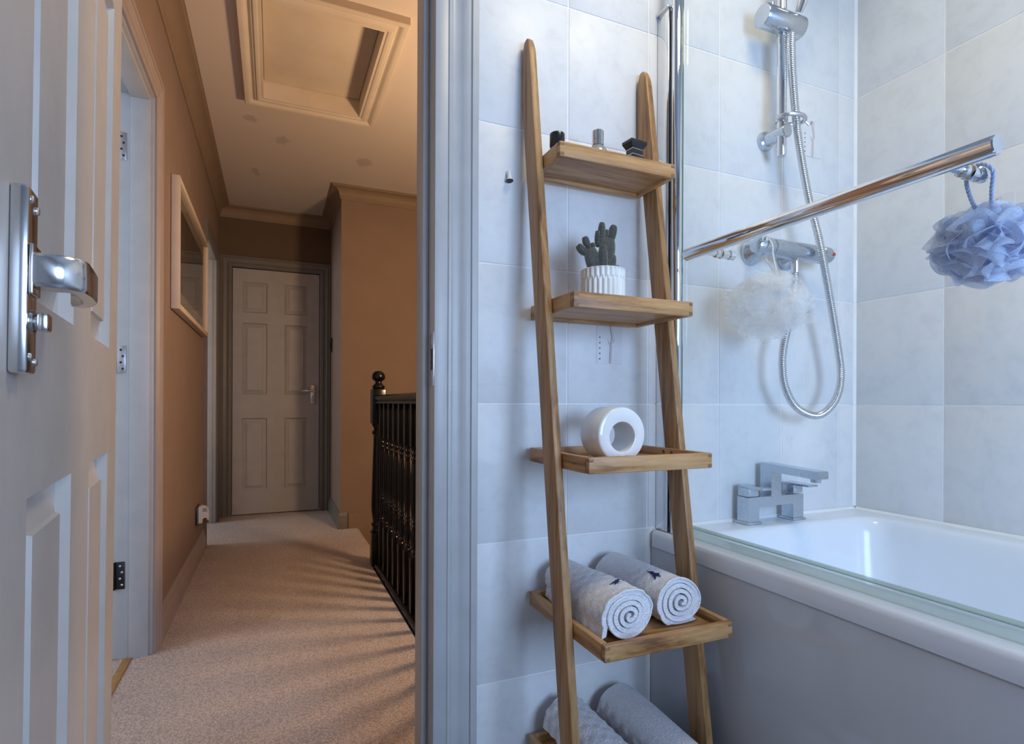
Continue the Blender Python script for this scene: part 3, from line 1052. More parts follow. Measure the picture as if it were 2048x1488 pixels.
# ---- bath filler tap
tp = thing('bath_tap', 'square chrome bath filler tap on the end of the bath', 'tap', (1.20, 1.08, BZ))
MT = 'water_spotted_chrome'
ta = MB()
LX, RX, TY = 1.122, 1.279, 1.080
body = [(LX - .0185, .602), (LX + .0185, .602), (LX + .0185, .634), (LX + .022, .640), (RX - .022, .640), (RX - .0185, .634), (RX - .0185, .602), (RX + .0185, .602), (RX + .0185, .664), (LX - .0185, .664)]
ta.prism(body, lambda u, v, a: (u, a, v), TY - .0185, TY + .0185)
obj('body', ta, MT, tp)
for cx in (LX, RX):
    obj('foot_plate', MB().box(cx - .023, cx + .023, TY - .023, TY + .023, BZ + .0005, BZ + .007, .0015), MT, tp)
    hd = MB().box(cx - .0175, cx + .0175, TY - .0175, TY + .0175, .666, .688, .0015)
    hd.box(cx - .0175, cx + .0175, TY - .062, TY + .0175, .688, .6935, .001)
    obj('handle', hd, MT, tp)
spt = MB()
spo = [(TY + .018, .664), (TY + .018, .742), (TY + .014, .748), (TY - .150, .741), (TY - .152, .738), (TY - .152, .724), (TY - .148, .7215), (TY - .022, .727), (TY - .018, .724), (TY - .018, .664)]
spt.prism(spo, lambda u, v, a: (a, u, v), 1.200 - .0175, 1.200 + .0175)
spt.box(1.188, 1.212, TY + .0185 - .030, TY + .0185 - .004, .640, .666)
obj('spout', spt, MT, tp)
obj('aerator', MB().lathe([(.011, .713), (.012, .7225)], 18, (1.200, TY - .132, 0)), MT, tp)

# ------------------------------------------------------------------ shower on the tiled wall
sh = thing('shower_rail', 'chrome shower riser rail with sliding handset holder on the tiled wall', 'shower rail', (1.212, YT, 1.55))
RXX, RY = 1.211, 1.060
obj('riser_bar', MB().lathe([(.0105, 1.545), (.0118, 1.548), (.0118, 2.34), (.0105, 2.343)], 20, (RXX, RY, 0)), 'chrome', sh)
bk = MB().lathe([(.026, 0), (.026, .004), (.024, .010), (.017, .013), (.017, .073), (.0155, .075)], 22, (RXX + .002, YT - .0005, 1.606), '-Y')
obj('wall_bracket', bk, 'water_spotted_chrome', sh)
obj('wall_bracket', MB().lathe([(.026, 0), (.026, .004), (.024, .010), (.017, .013), (.017, .073), (.0155, .075)], 22, (RXX + .002, YT - .0005, 2.26), '-Y'), 'water_spotted_chrome', sh)
sld = MB().lathe([(.026, -.067), (.028, -.064), (.028, .064), (.026, .067)], 26, (RXX - .010, 1.054, 1.886), 'X')
sld.lathe([(.016, -.030), (.0155, .030)], 20, (RXX, RY, 1.886), 'Z')
sld.lathe([(.006, 0), (.006, .036), (.004, .038)], 12, (RXX - .045, 1.050, 1.886), 'Z')
obj('slider', sld, 'water_spotted_chrome', sh)
cl_ = MB()
cl_.tube([(RXX + .020 * cos(a * pi / 12) * 1.9 + .022, RY - .012 + .026 * sin(a * pi / 12), 1.640) for a in range(25)], .0055, 8, False)
cl_.lathe([(.0155, 1.632), (.0155, 1.648)], 18, (RXX, RY, 0))
cl_.tube([(RXX + .062, RY - .02, 1.638), (RXX + .072, RY - .022, 1.630), (RXX + .080, RY - .022, 1.634), (RXX + .083, RY - .022, 1.641)], .003, 8)
obj('hose_guide', cl_, 'satin_steel', sh)

hs = thing('shower_handset', 'chrome shower handset resting in the slider at the top', 'shower head', (1.252, 1.02, 1.90))
hb = [(1.2445, 1.0375, 1.9125), (1.2435, 1.029, 1.925), (1.242, 1.019, 1.942)]
gm = MB().tube(hb, [.010, .0115, .0125], 16)
gm.tube([(1.242, 1.018, 1.943), (1.240, 1.003, 1.972), (1.236, .960, 2.055), (1.232, .925, 2.13)], [.0165, .0170, .0145, .0135], 18)
obj('grip', gm, 'chrome', hs)
hd = MB().lathe([(.012, -.012), (.030, -.008), (.045, 0), (.047, .008), (.044, .012)], 26)
Rm = Matrix.Rotation(radians(115), 4, 'X')
hd.v = [tuple(Rm @ Vector(p) + Vector((1.231, .905, 2.165))) for p in hd.v]
obj('spray_head', hd, 'chrome', hs)

# hose: ridged metal tube, from the valve outlet down in a loop and up to the slider


def catmull(pts, per=16):
    P = [Vector(p) for p in pts]
    P = [P[0] * 2 - P[1]] + P + [P[-1] * 2 - P[-2]]
    out = []
    for i in range(1, len(P) - 2):
        for k in range(per):
            t_ = k / per
            a, b_, c_, d_ = P[i - 1], P[i], P[i + 1], P[i + 2]
            out.append(.5 * ((2 * b_) + (c_ - a) * t_ + (2 * a - 5 * b_ + 4 * c_ - d_) * t_ ** 2 + (3 * b_ - a - 3 * c_ + d_) * t_ ** 3))
    out.append(P[-2])
    return out


def resample(pts, step):
    out, acc = [pts[0]], 0.0
    for a, b_ in zip(pts, pts[1:]):
        L = (b_ - a).length
        while acc + L >= step:
            t_ = (step - acc) / L
            a = a + (b_ - a) * t_
            out.append(a)
            L = (b_ - a).length
            acc = 0.0
        acc += L
    return out


hz = [(1.262, 1.060, 1.2445), (1.262, 1.060, 1.228), (1.246, 1.052, 1.18), (1.220, 1.042, 1.117), (1.199, 1.04, 1.05), (1.194, 1.04, 1.00), (1.204, 1.04, .945), (1.240, 1.04, .896), (1.297, 1.04, .873), (1.345, 1.04, .878),
      (1.392, 1.04, .916), (1.411, 1.04, .975), (1.397, 1.038, 1.05), (1.355, 1.030, 1.1775), (1.303, 1.022, 1.3277), (1.275, 1.030, 1.431), (1.254, 1.04, 1.56), (1.239, 1.04, 1.640), (1.226, 1.040, 1.748), (1.222, 1.040, 1.815), (1.222, 1.040, 1.853)]
hp_ = resample(catmull(hz), .0011)
hose = MB().tube(hp_, [.0088 + .0010 * (1 if (i % 5) in (0, 1, 2) else -1.0) for i in range(len(hp_))], 12)
ho = obj('shower_hose', hose, 'hose_chrome', sharp=180)
tag(ho, 'ribbed silver shower hose hanging in a loop below the mixer bar', 'hose')

# mixer bar valve
vz = 1.304
vv = thing('shower_valve', 'chrome thermostatic shower mixer bar on the tiled wall', 'valve', (1.26, YT, vz))
vb = MB().lathe([(.010, 1.118), (.018, 1.122), (.0225, 1.132), (.0235, 1.150), (.0235, 1.168), (.021, 1.170), (.021, 1.174), (.0235, 1.176), (.0235, 1.345), (.021, 1.347), (.021, 1.351),
                 (.0235, 1.353), (.0225, 1.380), (.017, 1.391), (.008, 1.395)], 26, (0, RY, vz), 'X')
obj('bar', vb, 'water_spotted_chrome', vv)
for rx_ in (1.165, 1.295):
    obj('wall_rose', MB().lathe([(.034, 0), (.034, .003), (.031, .010), (.018, .030), (.013, .040), (.013, .058)], 24, (rx_, YT - .0005, vz - .002), '-Y'), 'water_spotted_chrome', vv)
obj('knob_button', MB().lathe([(.0085, 0), (.0085, .006), (.006, .010), (.0005, .0115)], 16, (1.1315, RY - .0195, vz + .010), '-Y'), 'chrome', vv)
obj('outlet', MB().lathe([(.0095, 1.246), (.0105, 1.250), (.0105, 1.288)], 16, (1.262, RY, 0)), 'chrome', vv)
obj('hot_mark', MB().lathe([(.0045, 0), (.0045, .001), (.0001, .0013)], 14, (1.381, RY - .0222, vz - .001), '-Y'), 'red_dot', vv)


# ------------------------------------------------------------------ net sponges (poufs)
def pouf(mb, c, R, nstrip, seed, squash=.85):
    rnd = random.Random(seed)
    uv = []
    c = Vector(c)
    for s_ in range(nstrip):
        ax = Vector((rnd.gauss(0, .7), rnd.gauss(0, .7), rnd.gauss(0, 1.1))).normalized()
        t_ = ax.orthogonal().normalized()
        b_ = ax.cross(t_)
        off = rnd.uniform(-.95, .95)
        span = rnd.uniform(2.4, 4.6)
        a0 = rnd.uniform(0, 2 * pi)
        nn, mm = 84, 8
        fr = rnd.uniform(3.2, 6.0)
        ph, ph2, ph3 = (rnd.uniform(0, 6.28) for _ in range(3))
        rad_o = R * rnd.uniform(.88, 1.04)
        sg = rnd.choice((-1, 1))
        tilt = rnd.uniform(.25, .60)
        vs, fs = [], []
        for i in range(nn):
            q = i / (nn - 1)
            a = a0 + span * q
            env = max(0.0, sin(pi * q)) ** .5
            for j in range(mm):
                w = j / (mm - 1)
                fold = sin(fr * a + ph)
                rr = rad_o * (.58 + (.30 + .12 * env) * w ** .7) + R * .085 * w * sin(fr * a + ph + 1.5) + R * .03 * w * sin(2.1 * fr * a + ph3)
                if w > .8: rr -= R * .10 * (w - .8) / .2 * (.5 + .5 * sin(fr * .7 * a + ph2))
                la = off + sg * tilt * w * env + .21 * w ** 1.2 * fold + .06 * w * sin(2.3 * fr * a + ph2)
                aa = a + .10 * w * cos(fr * a + ph)
                d = (t_ * cos(aa) + b_ * sin(aa)) * cos(la) + ax * sin(la)
                p = d * rr
                p.z *= squash
                vs.append(c + p)
                uv.append((q * span * R, w * R * .5))
        for i in range(nn - 1):
            for j in range(mm - 1):
                fs.append((i * mm + j, i * mm + j + 1, (i + 1) * mm + j + 1, (i + 1) * mm + j))
        mb.add(vs, fs)
    mb.uv = uv
    return mb


def braid(path, r, pitch=.006):
    pts = resample(catmull(path, 24), .0012)
    mb = MB()
    for ph in (0, 2 * pi / 3, 4 * pi / 3):
        st_, P = [], pts
        for i, p in enumerate(P):
            tg = (P[min(i + 1, len(P) - 1)] - P[max(i - 1, 0)]).normalized()
            up = Vector((.3, .2, 1))
            n1_ = tg.cross(up).normalized()
            n2_ = tg.cross(n1_)
            a = ph + i * .0012 / pitch * 2 * pi / 3
            st_.append(p + n1_ * (r * .5 * cos(a)) + n2_ * (r * .5 * sin(a)))
        mb.tube(st_, r * .62, 6)
    return mb


# glass screen position
GX = .883
lf_ = thing('blue_bath_pouf', 'pale blue net bath sponge hanging from the towel rail', 'bath sponge', (.966, .482, 1.08))
obj('net_ruffle', pouf(MB(), (.972, .484, 1.142), .074, 42, 5, .84), 'net_blue', lf_, sharp=180, uv=True, recalc=False)
obj('cord_loop', braid([(.960, .488, 1.175), (.930, .486, 1.205), (.9155, .482, 1.226), (.9155, .4665, 1.2400), (.9155, .451, 1.226), (.930, .459, 1.203), (.960, .474, 1.175)], .0026), 'cord_blue', lf_, sharp=180)

wp = thing('white_bath_pouf', 'white net bath sponge hanging from the shower mixer bar behind the glass', 'bath sponge', (1.10, 1.0, 1.05))
obj('net_ruffle', pouf(MB(), (1.080, .985, 1.136), .104, 36, 11, .82), 'net_white', wp, sharp=180, uv=True, recalc=False)
obj('cord_loop', braid([(1.146, 1.010, 1.205), (1.1455, 1.026, 1.270), (1.1455, 1.031, 1.304), (1.1455, 1.060, 1.3325), (1.1455, 1.089, 1.304), (1.1475, 1.050, 1.268), (1.150, 1.012, 1.205)], .0022), 'cord_white', wp, sharp=180)

# ------------------------------------------------------------------ bath screen
bs = thing('bath_screen', 'frameless glass bath screen with chrome wall profile', 'shower screen', (GX, 1.06, BZ))
SY0, SY1, SZ0, SZ1 = .245, 1.052, .616, 2.02
g = MB()
g.box(GX - .003, GX + .003, SY0, SY1, SZ0, SZ1)
go = obj('glass', g, ['screen_glass', 'glass_edge'], bs)
for p in go.data.polygons:
    if abs(p.normal.x) < .5:
        p.material_index = 1
wc = MB()
wc.box(.860, .896, 1.074, YT - .0005, BZ + .0015, 1.842, .002)
obj('wall_channel', wc, 'chrome', bs)
obj('channel_cap', MB().box(.856, .900, 1.074, YT - .0005, 1.842, 1.848, .001), 'satin_steel', bs)
obj('pivot_tube', MB().lathe([(.0115, BZ + .0015), (.0125, BZ + .003), (.0125, 2.02), (.0115, 2.022)], 24, (.8735, 1.060, 0)), 'chrome', bs)
obj('gasket', MB().box(.8612, .8640, 1.0725, 1.0745, BZ + .002, 1.842), 'dark_plate', bs)
se = MB()
se.prism([(-.0055, .0), (-.0055, .024), (-.0032, .026), (-.0032, .021), (.0032, .021), (.0032, .026), (.0055, .024), (.0055, .0), (.002, -.0185 + .0195), (-.002, .001)],
         lambda u, v, a: (GX + u, a, SZ0 - .0195 + v), SY0, SY1 - .004)
obj('bottom_seal', se, 'seal_plastic', bs)

# towel rail through the glass
tr = thing('towel_rail', 'polished chrome towel rail fixed across the glass screen', 'towel rail', (.83, .69, 1.22))
RZ = 1.2265
obj('bar', MB().lathe([(.0118, .404), (.0132, .4055), (.0132, .9745), (.0118, .976)], 32, (.832, 0, RZ), 'Y'), 'chrome', tr)
for fy in (.466, .932):
    fx = MB().lathe([(.0065, .838), (.0065, .870), (.0095, .8715), (.0095, .8795)], 18, (0, fy, RZ - .002), 'X')
    fx.lathe([(.0105, .8865), (.0105, .889), (.0085, .891), (.0085, .906), (.0105, .908), (.0105, .921), (.009, .923)], 18, (0, fy, RZ - .002), 'X')
    obj('fixing_post', fx, 'chrome', tr)

# ------------------------------------------------------------------ ladder shelf
ld = thing('ladder_shelf', 'oak ladder shelf with five trays leaning against the tiled wall', 'ladder shelf', (.655, .97, 0))
RLX = ((.4965, .5145), (.7975, .8155))
SLP = .144


def yfront(z):
    return .984 + (z - 1.007) * SLP


for x0, x1 in RLX:
    mb = MB()
    zs = [0.0, .4, .8, 1.15, 1.35, 1.45, 1.55, 1.645, 1.658, 1.668, 1.676, 1.682, 1.687]
    secs = []
    for z in zs:
        yf = yfront(z)
        yb = min(yf + .053, YT - .0035)
        ta_ = 0.0
        if z > 1.645:
            q = (z - 1.645) / .042
            e = 1 - sqrt(max(0, 1 - q * q * .97))
            mid = (yf + yb) / 2
            yf = yf + (mid - yf) * e
            yb = yb + (mid - yb) * e * .6
            ta_ = (x1 - x0) * .28 * e
        c_ = .0045 if z < 1.68 else .002
        c_ = min(c_, (yb - yf) * .3)
        a0_, a1_ = x0 + ta_, x1 - ta_
        secs.append([(a0_ + c_, yf, z), (a1_ - c_, yf, z), (a1_ - c_ * .3, yf + c_ * .3, z), (a1_, yf + c_, z), (a1_, yb - c_, z), (a1_ - c_, yb, z), (a0_ + c_, yb, z), (a0_, yb - c_, z), (a0_, yf + c_, z), (a0_ + c_ * .3, yf + c_ * .3, z)])
    n = 10
    vs = [p for s_ in secs for p in s_]
    fs = []
    for i in range(len(secs) - 1):
        for k in range(n):
            fs.append((i * n + k, i * n + (k + 1) % n, (i + 1) * n + (k + 1) % n, (i + 1) * n + k))
    fs += [tuple(range(n - 1, -1, -1)), tuple((len(secs) - 1) * n + k for k in range(n))]
    mb.add(vs, fs)
    obj('side_rail', mb, 'oak_z', ld, sharp=40)

SX0, SX1, SYB = .515, .797, 1.104
SHELVES = [(1.3875, .972), (1.0815, .914), (.7745, .8575), (.4620, .803), (.150, .752)]
EDG, HGT = .012, .0300
FLR = .0125
for (z0, yf) in SHELVES:
    b0 = obj('shelf', MB().box(SX0 + .010, SX1 - .010, yf + .010, SYB - .010, z0 + .0065, z0 + FLR), 'oak_x', ld)
    fe = obj('front_edge', MB().box(SX0 + .0005, SX1 - .0005, yf, yf + EDG, z0, z0 + HGT, .0022), 'oak_x', b0)
    obj('back_edge', MB().box(SX0 + EDG, SX1 - EDG, SYB - EDG, SYB, z0, z0 + HGT, .0015), 'oak_x', b0)
    for sx in (SX0, SX1 - EDG):
        obj('side_edge', MB().box(sx, sx + EDG, yf + EDG, SYB, z0, z0 + HGT, .0015), 'oak_y', b0)
    for sx in (SX0, SX1 - EDG):
        for k in (0, 2):
            obj('finger_joint', MB().box(sx + .0003, sx + EDG * .9, yf - .0003, yf + EDG, z0 + .0015 + k * .0098, z0 + .0090 + k * .0092, .0010), 'end_grain', b0)
    zr = z0 + .0225
    yr = yfront(z0 + .015)
    for sgn, sx in ((1, SX0 + EDG), (-1, SX1 - EDG)):
        for dy in (.014, .040):
            sc = MB().lathe([(.0050, 0), (.0050, .0008), (.0022, .0004), (.0020, -.0004)], 12, (0, 0, 0), 'X')
            sc.v = [(sx + sgn * p[0], yr + dy + p[1], zr - .001 + p[2]) for p in sc.v]
            obj('screw', sc, 'brass', b0)

# ---- things on the top tray
zt = SHELVES[0][0] + FLR + .0003
cb = thing('black_bottle', 'small black capped bottle at the left end of the top tray', 'bottle', (.540, 1.030, zt))
obj('body', MB().lathe([(.0135, zt), (.0150, zt + .001), (.0150, zt + .030), (.0145, zt + .031)], 24, (.540, 1.030, 0)), 'black_plastic', cb)
obj('cap', MB().lathe([(.0152, zt + .0315), (.0157, zt + .0325), (.0157, zt + .0575), (.0148, zt + .059), (.012, zt + .0595)], 28, (.540, 1.030, 0)), 'black_plastic', cb)
sb_ = thing('silver_bottle', 'round glass bottle with a silver cap in the middle of the top tray', 'bottle', (.638, 1.030, zt))
obj('body', MB().lathe([(.012, zt), (.0195, zt + .006), (.0230, zt + .018), (.0228, zt + .030), (.0195, zt + .042), (.0135, zt + .050), (.0118, zt + .052)], 28, (.638, 1.030, 0)), 'bottle_glass', sb_)
obj('cap', MB().lathe([(.0122, zt + .0525), (.0125, zt + .053), (.0125, zt + .061), (.0122, zt + .0615), (.0122, zt + .0635), (.0125, zt + .064), (.0125, zt + .0825), (.0115, zt + .084)], 28, (.638, 1.030, 0)), 'silver_cap', sb_, sharp=30)
fb = thing('black_faceted_bottle', 'black angular faceted bottle at the right end of the top tray', 'bottle', (.733, 1.030, zt))
fo = MB()
lv_ = [(.0225, .0155, 0), (.0225, .0155, .040), (.0225, .0155, .0405), (.0150, .0105, .0465), (.0150, .0105, .0475), (.0150, .0105, .0585), (.0150, .0105, .0595), (.0225, .0155, .0715), (.0225, .0155, .0725), (.0225, .0155, .077), (.020, .0135, .078)]
vs, fs = [], []
cr, sr = cos(.12), sin(.12)
for hx, hy, hz_ in lv_:
    for a, b_ in ((-1, -1), (1, -1), (1, 1), (-1, 1)):
        x_, y_ = a * hx, b_ * hy
        vs.append((.7325 + x_ * cr - y_ * sr, 1.030 + x_ * sr + y_ * cr, zt + hz_))
for i in range(len(lv_) - 1):
    for k in range(4):
        fs.append((i * 4 + k, i * 4 + (k + 1) % 4, i * 4 + 4 + (k + 1) % 4, i * 4 + 4 + k))
fs += [(3, 2, 1, 0), tuple(len(vs) - 4 + k for k in range(4))]
fo.add(vs, fs)
obj('body', fo, 'black_plastic', fb, sharp=20)
ed = MB()
for z_ in (.0470, .0590):
    ed.add([(.7325 + (a * .01535) * cr - (b_ * .0108) * sr, 1.030 + (a * .01535) * sr + (b_ * .0108) * cr, zt + z_ + dz) for dz in (-.0006, .0006) for a, b_ in ((-1, -1), (1, -1), (1, 1), (-1, 1))],
           [(0, 1, 5, 4), (1, 2, 6, 5), (2, 3, 7, 6), (3, 0, 4, 7)])
obj('silver_band', ed, 'silver_cap', fb)

# ---- cactus on the second tray
zt = SHELVES[1][0] + FLR + .0003
CX, CY = .6235, .985
cp = thing('potted_cactus', 'small bunny-ear cactus in a white fluted pot', 'potted plant', (CX, CY, zt))
pot = MB()
NR = 26
n = NR * 6
vs, fs = [], []
R0 = .0460
Htot = .0800


def flute(a, z):
    k = (a / (2 * pi) * NR) % 1.0
    tri = abs(k - .5) * 2          # 1 at valleys .. 0 at ridge
    top = .058 + .006 * (tri - .5)
    if z < top:
        return -.0032 * tri ** 1.3
    k2 = (k + .5) % 1.0
    tri2 = abs(k2 - .5) * 2
    return -.0030 * tri2 ** 1.3 - .0002


levels = [0, .002, .006, .02, .035, .050, .0545, .0565, .0585, .0605, .0625, .066, .072, .077, .0790, .0800]
for z in levels:
    for k in range(n):
        a = 2 * pi * k / n
        sm = 1.0 if .002 < z < .079 else .4
        r = R0 * (.985 + .015 * z / Htot) + flute(a, z) * sm - (.001 if z in (0, .0800) else 0)
        vs.append((CX + r * cos(a), CY + r * sin(a), zt + z))
for z, r in ((.0795, .0415), (.0660, .0405)):
    for k in range(n):
        a = 2 * pi * k / n
        vs.append((CX + r * cos(a), CY + r * sin(a), zt + z))
m_ = len(levels) + 2
for i in range(m_ - 1):
    for k in range(n):
        fs.append((i * n + k, i * n + (k + 1) % n, (i + 1) * n + (k + 1) % n, (i + 1) * n + k))
fs.append(tuple(range(n - 1, -1, -1)))
pot.add(vs, fs)
obj('pot', pot, 'pot_ceramic', cp, sharp=50)
obj('soil', MB().lathe([(.0405, .060), (.0403, .0675), (.02, .0705), (.0005, .071)], 28, (CX, CY, zt)), 'soil', cp)
pads = MB()
spn = MB()
rnd = random.Random(3)


def pad(base, tip, w, th, spines):
    b_, t_ = Vector(base), Vector(tip)
    w, th = w * CS * .96, th * CS
    ax = t_ - b_
    L = ax.length
    ax.normalize()
    side = ax.cross(Vector((.25, -1, .0))).normalized()
    dep = side.cross(ax).normalized()
    N, M = 14, 12
    vs, fs = [], []
    for i in range(M + 1):
        q = i / M
        r = max(.04, 1 - abs((q - .56) / .575) ** 2.7) ** .62
        for k in range(N):
            a = 2 * pi * k / N
            vs.append(b_ + ax * (L * q) + side * (w * r * cos(a)) + dep * (th * r * sin(a)))
    for i in range(M):
        for k in range(N):
            fs.append((i * N + k, i * N + (k + 1) % N, (i + 1) * N + (k + 1) % N, (i + 1) * N + k))
    fs += [tuple(range(N - 1, -1, -1)), tuple(M * N + k for k in range(N))]
    pads.add(vs, fs)
    rows = max(5, int(L / .0029))
    for i in range(rows):
        q = (i + .5) / rows
        r = max(.04, 1 - abs((q - .56) / .575) ** 2.7) ** .62
        cn = max(6, int(2 * pi * sqrt((w * w + th * th) / 2) * r / .0031))
        for k in range(cn):
            a = 2 * pi * (k + .5 * (i % 2)) / cn
            c_ = b_ + ax * (L * q) + side * (w * r * cos(a)) + dep * (th * r * sin(a))
            nn = (side * (cos(a) / w) + dep * (sin(a) / th)).normalized()
            e1 = ax
            e2 = nn.cross(ax).normalized()
            s_ = .00080
            top = c_ + nn * .0011
            p4 = [c_ + e1 * s_ - nn * .0003, c_ + e2 * s_ - nn * .0003, c_ - e1 * s_ - nn * .0003, c_ - e2 * s_ - nn * .0003]
            spn.add(p4 + [top], [(0, 1, 4), (1, 2, 4), (2, 3, 4), (3, 0, 4)])


zb = zt + .070
CS = 1.30
P3 = lambda x, z, dy=0: (CX + x * CS, CY + .010 + dy * CS, zb + z * CS)
pad(P3(.003, -.004), P3(.017, .062), .0165, .0095, 1)       # big right pad
pad(P3(-.004, -.004), P3(-.020, .043), .0150, .0090, 1)     # big left pad
pad(P3(.001, -.004, -.008), P3(.001, .050, -.006), .0080, .0062, 1)     # middle narrow pad
pad(P3(.010, -.006, -.003), P3(.022, .036, -.001), .011, .007, 1)
pad(P3(-.026, .032), P3(-.041, .045), .0072, .0058, 1)
pad(P3(-.022, .040), P3(-.029, .060), .0065, .0055, 1)
pad(P3(-.013, .038), P3(-.015, .052), .0045, .004, 1)
pad(P3(.000, .044), P3(.003, .086), .0066, .0058, 1)
pad(P3(-.006, .046), P3(-.005, .072), .0048, .0045, 1)
pad(P3(.011, .058), P3(.0105, .076), .0048, .0044, 1)
pad(P3(.018, .056), P3(.0255, .084), .0078, .0062, 1)
pad(P3(.026, .006), P3(.032, .020), .006, .005, 1)
pad(P3(.022, -.002), P3(.030, .006), .007, .005, 1)
obj('cactus_pads', pads, 'cactus_skin', cp, sharp=180)
so_ = obj('spine_tufts', spn, 'cactus_spine', cp, recalc=False)
so_['kind'] = 'stuff'

# ---- white ring vase on the third tray
zt = SHELVES[2][0] + FLR + .0003
vs_ = MB()
VR, VH, VT = .0555, .0300, .074
vcx, vcz, vy0 = .645, zt + .0510, .944
N = 64
prof_o, prof = [], []
for (r, d) in ((VH + .0018, .000), (VR - .004, 0), (VR - .0012, .0012), (VR, .004), (VR, VT - .004), (VR - .0012, VT - .0012), (VR - .004, VT), (VH + .0018, VT), (VH + .0004, VT - .0005), (VH, VT - .002), (VH, .002), (VH + .0004, .0005)):
    prof.append((r, d))
vl, fl_ = [], []
for r, d in prof:
    for k in range(N):
        a = 2 * pi * k / N
        x_, z_ = r * cos(a), r * sin(a)
        if z_ < -.0510 and r > .04: z_ = -.0510
        if r <= VH + .003: z_ -= .004
        vl.append((vcx + x_, vy0 + d, vcz + z_))
m_ = len(prof)
for i in range(m_):
    for k in range(N):
        j = (i + 1) % m_
        fl_.append((i * N + k, i * N + (k + 1) % N, j * N + (k + 1) % N, j * N + k))
vs_.add(vl, fl_)
tag(obj('ring_vase', vs_, 'ceramic', sharp=50), 'glossy white ring-shaped ceramic vase with a round hole', 'vase')


# ---- rolled towels
def towel(name, label, group, front, back, rx, rz, zfloor, turns=3.4, seed=1, flap=None, ph0=-2.2, th=.0098, wob=.0014, mat='terry'):
    """spiral roll; front and back are the axis ends (x, y); lies on zfloor"""
    rnd = random.Random(seed)
    cx, cy = (front[0] + back[0]) / 2, (front[1] + back[1]) / 2
    root = thing(name, label, 'towel', (cx, cy, zfloor), group=group)
    NS = 150
    prof = []
    for i in range(NS + 1):
        q = i / NS
        a = ph0 - 2 * pi * turns * (1 - q)
        r = .10 + .90 * q ** .9
        prof.append((a, r, q))
    ph = [rnd.uniform(0, 6.28) for _ in range(8)]

    def surf(a, r, L):
        """point of the spiral sheet in section coordinates at length L"""
        k = 1 + .035 * sin(2 * a + ph[0] + 3 * L) + .025 * sin(3 * a + ph[1] - 5 * L)
        tl = (1 + .05 * sin(4.2 * L + ph[2])) * (1 + .04 * (.5 - L))
        x = rx * r * cos(a) * k * tl
        z = rz * r * sin(a) * k * tl
        # heavy roll sags flat where it lies on the tray
        zl = -rz * .90
        if z < zl: z = zl + (z - zl) * .15
        return x, z

    axis = Vector((back[0] - front[0], back[1] - front[1], 0))
    LN = axis.length
    axis.normalize()
    sd = Vector((axis.y, -axis.x, 0))
    z0 = zfloor + rz * .95 + .003
    NL = 40
    outer, innr = [], []
    sec = prof + ([] if flap is None else [])
    grid = []
    for l in range(NL + 1):
        L = l / NL
        row_o, row_i = [], []
        for i, (a, r, q) in enumerate(sec):
            x, z = surf(a, r, L)
            x2, z2 = surf(a, max(.02, r - th / rx * (.75 + .25 * q)), L)
            end = 0
            push = .010 * (r - .5) * (1 if L < .5 else -1) * (abs(L - .5) * 2) ** 6
            bm_ = wob * (sin(37 * L + 5 * a + ph[3]) * sin(11 * a - 17 * L + ph[4]) + .7 * sin(61 * L + ph[5] + 9 * a))
            if r > .9:
                x *= 1 + bm_ / rx
                z *= 1 + bm_ / rz
            P0 = Vector((front[0], front[1], z0)) + axis * (LN * L + push) + sd * x + Vector((0, 0, z))
            P1 = Vector((front[0], front[1], z0)) + axis * (LN * L + push) + sd * x2 + Vector((0, 0, z2))
            row_o.append(P0)
            row_i.append(P1)
        if flap is not None:
            # loose last layer hanging away from the roll
            po = row_o[-1]
            pi_ = row_i[-1]
            fl0, fz = flap
            for q in range(1, 9):
                t_ = q / 8
                dv = sd * (-fl0 * t_) + Vector((0, 0, -fz * t_ ** 1.2))
                lim = zfloor + .002
                A = po + dv
                B = pi_ + dv * .99
                dz = max(0, lim - min(A.z, B.z))
                row_o.append(A + Vector((0, 0, dz)))
                row_i.append(B + Vector((0, 0, dz)))
        grid.append((row_o, row_i))
    n = len(grid[0][0])
    mb = MB()
    vs, fs = [], []
    for ro, ri in grid:
        vs += ro + ri
    W2 = 2 * n
    for l in range(NL):
        for i in range(n - 1):
            a, b_ = l * W2 + i, (l + 1) * W2 + i
            fs.append((a, a + 1, b_ + 1, b_))
            fs.append((a + n, b_ + n, b_ + n + 1, a + n + 1))
        fs.append((l * W2 + n - 1, l * W2 + 2 * n - 1, (l + 1) * W2 + 2 * n - 1, (l + 1) * W2 + n - 1))
        fs.append((l * W2, (l + 1) * W2, (l + 1) * W2 + n, l * W2 + n))
    for i in range(n - 1):
        fs.append((i, i + n, i + n + 1, i + 1))
        o_ = NL * W2
        fs.append((o_ + i, o_ + i + 1, o_ + i + n + 1, o_ + i + n))
    mb.add(vs, fs)
    obj('roll', mb, mat, root, sharp=50)
    # rounded hem welt round the mouth of the outer layer
    hem = [grid[0][0][i] for i in range(n)]
    hm = MB().tube(hem[int(NS * .70):], .0023, 6)
    obj('hem', hm, mat, root, sharp=180)

    def on(a, L, lift=.0012):
        """point on the outside of the roll"""
        k = (a - prof[-1][0]) / (2 * pi)
        q = None
        best = min(range(len(prof)), key=lambda i: (abs(((prof[i][0] - a + pi) % (2 * pi)) - pi) + (1 - prof[i][2]) * .2 * 6.28))
        r = prof[best][1]
        x, z = surf(a, r, L)
        nx, nz = cos(a) / rx, sin(a) / rz
        nn = sqrt(nx * nx + nz * nz)
        x += lift * nx / nn
        z += lift * nz / nn
        return Vector((front[0], front[1], z0)) + axis * (LN * L) + sd * x + Vector((0, 0, z))
    return root, on, LN, rx, rz


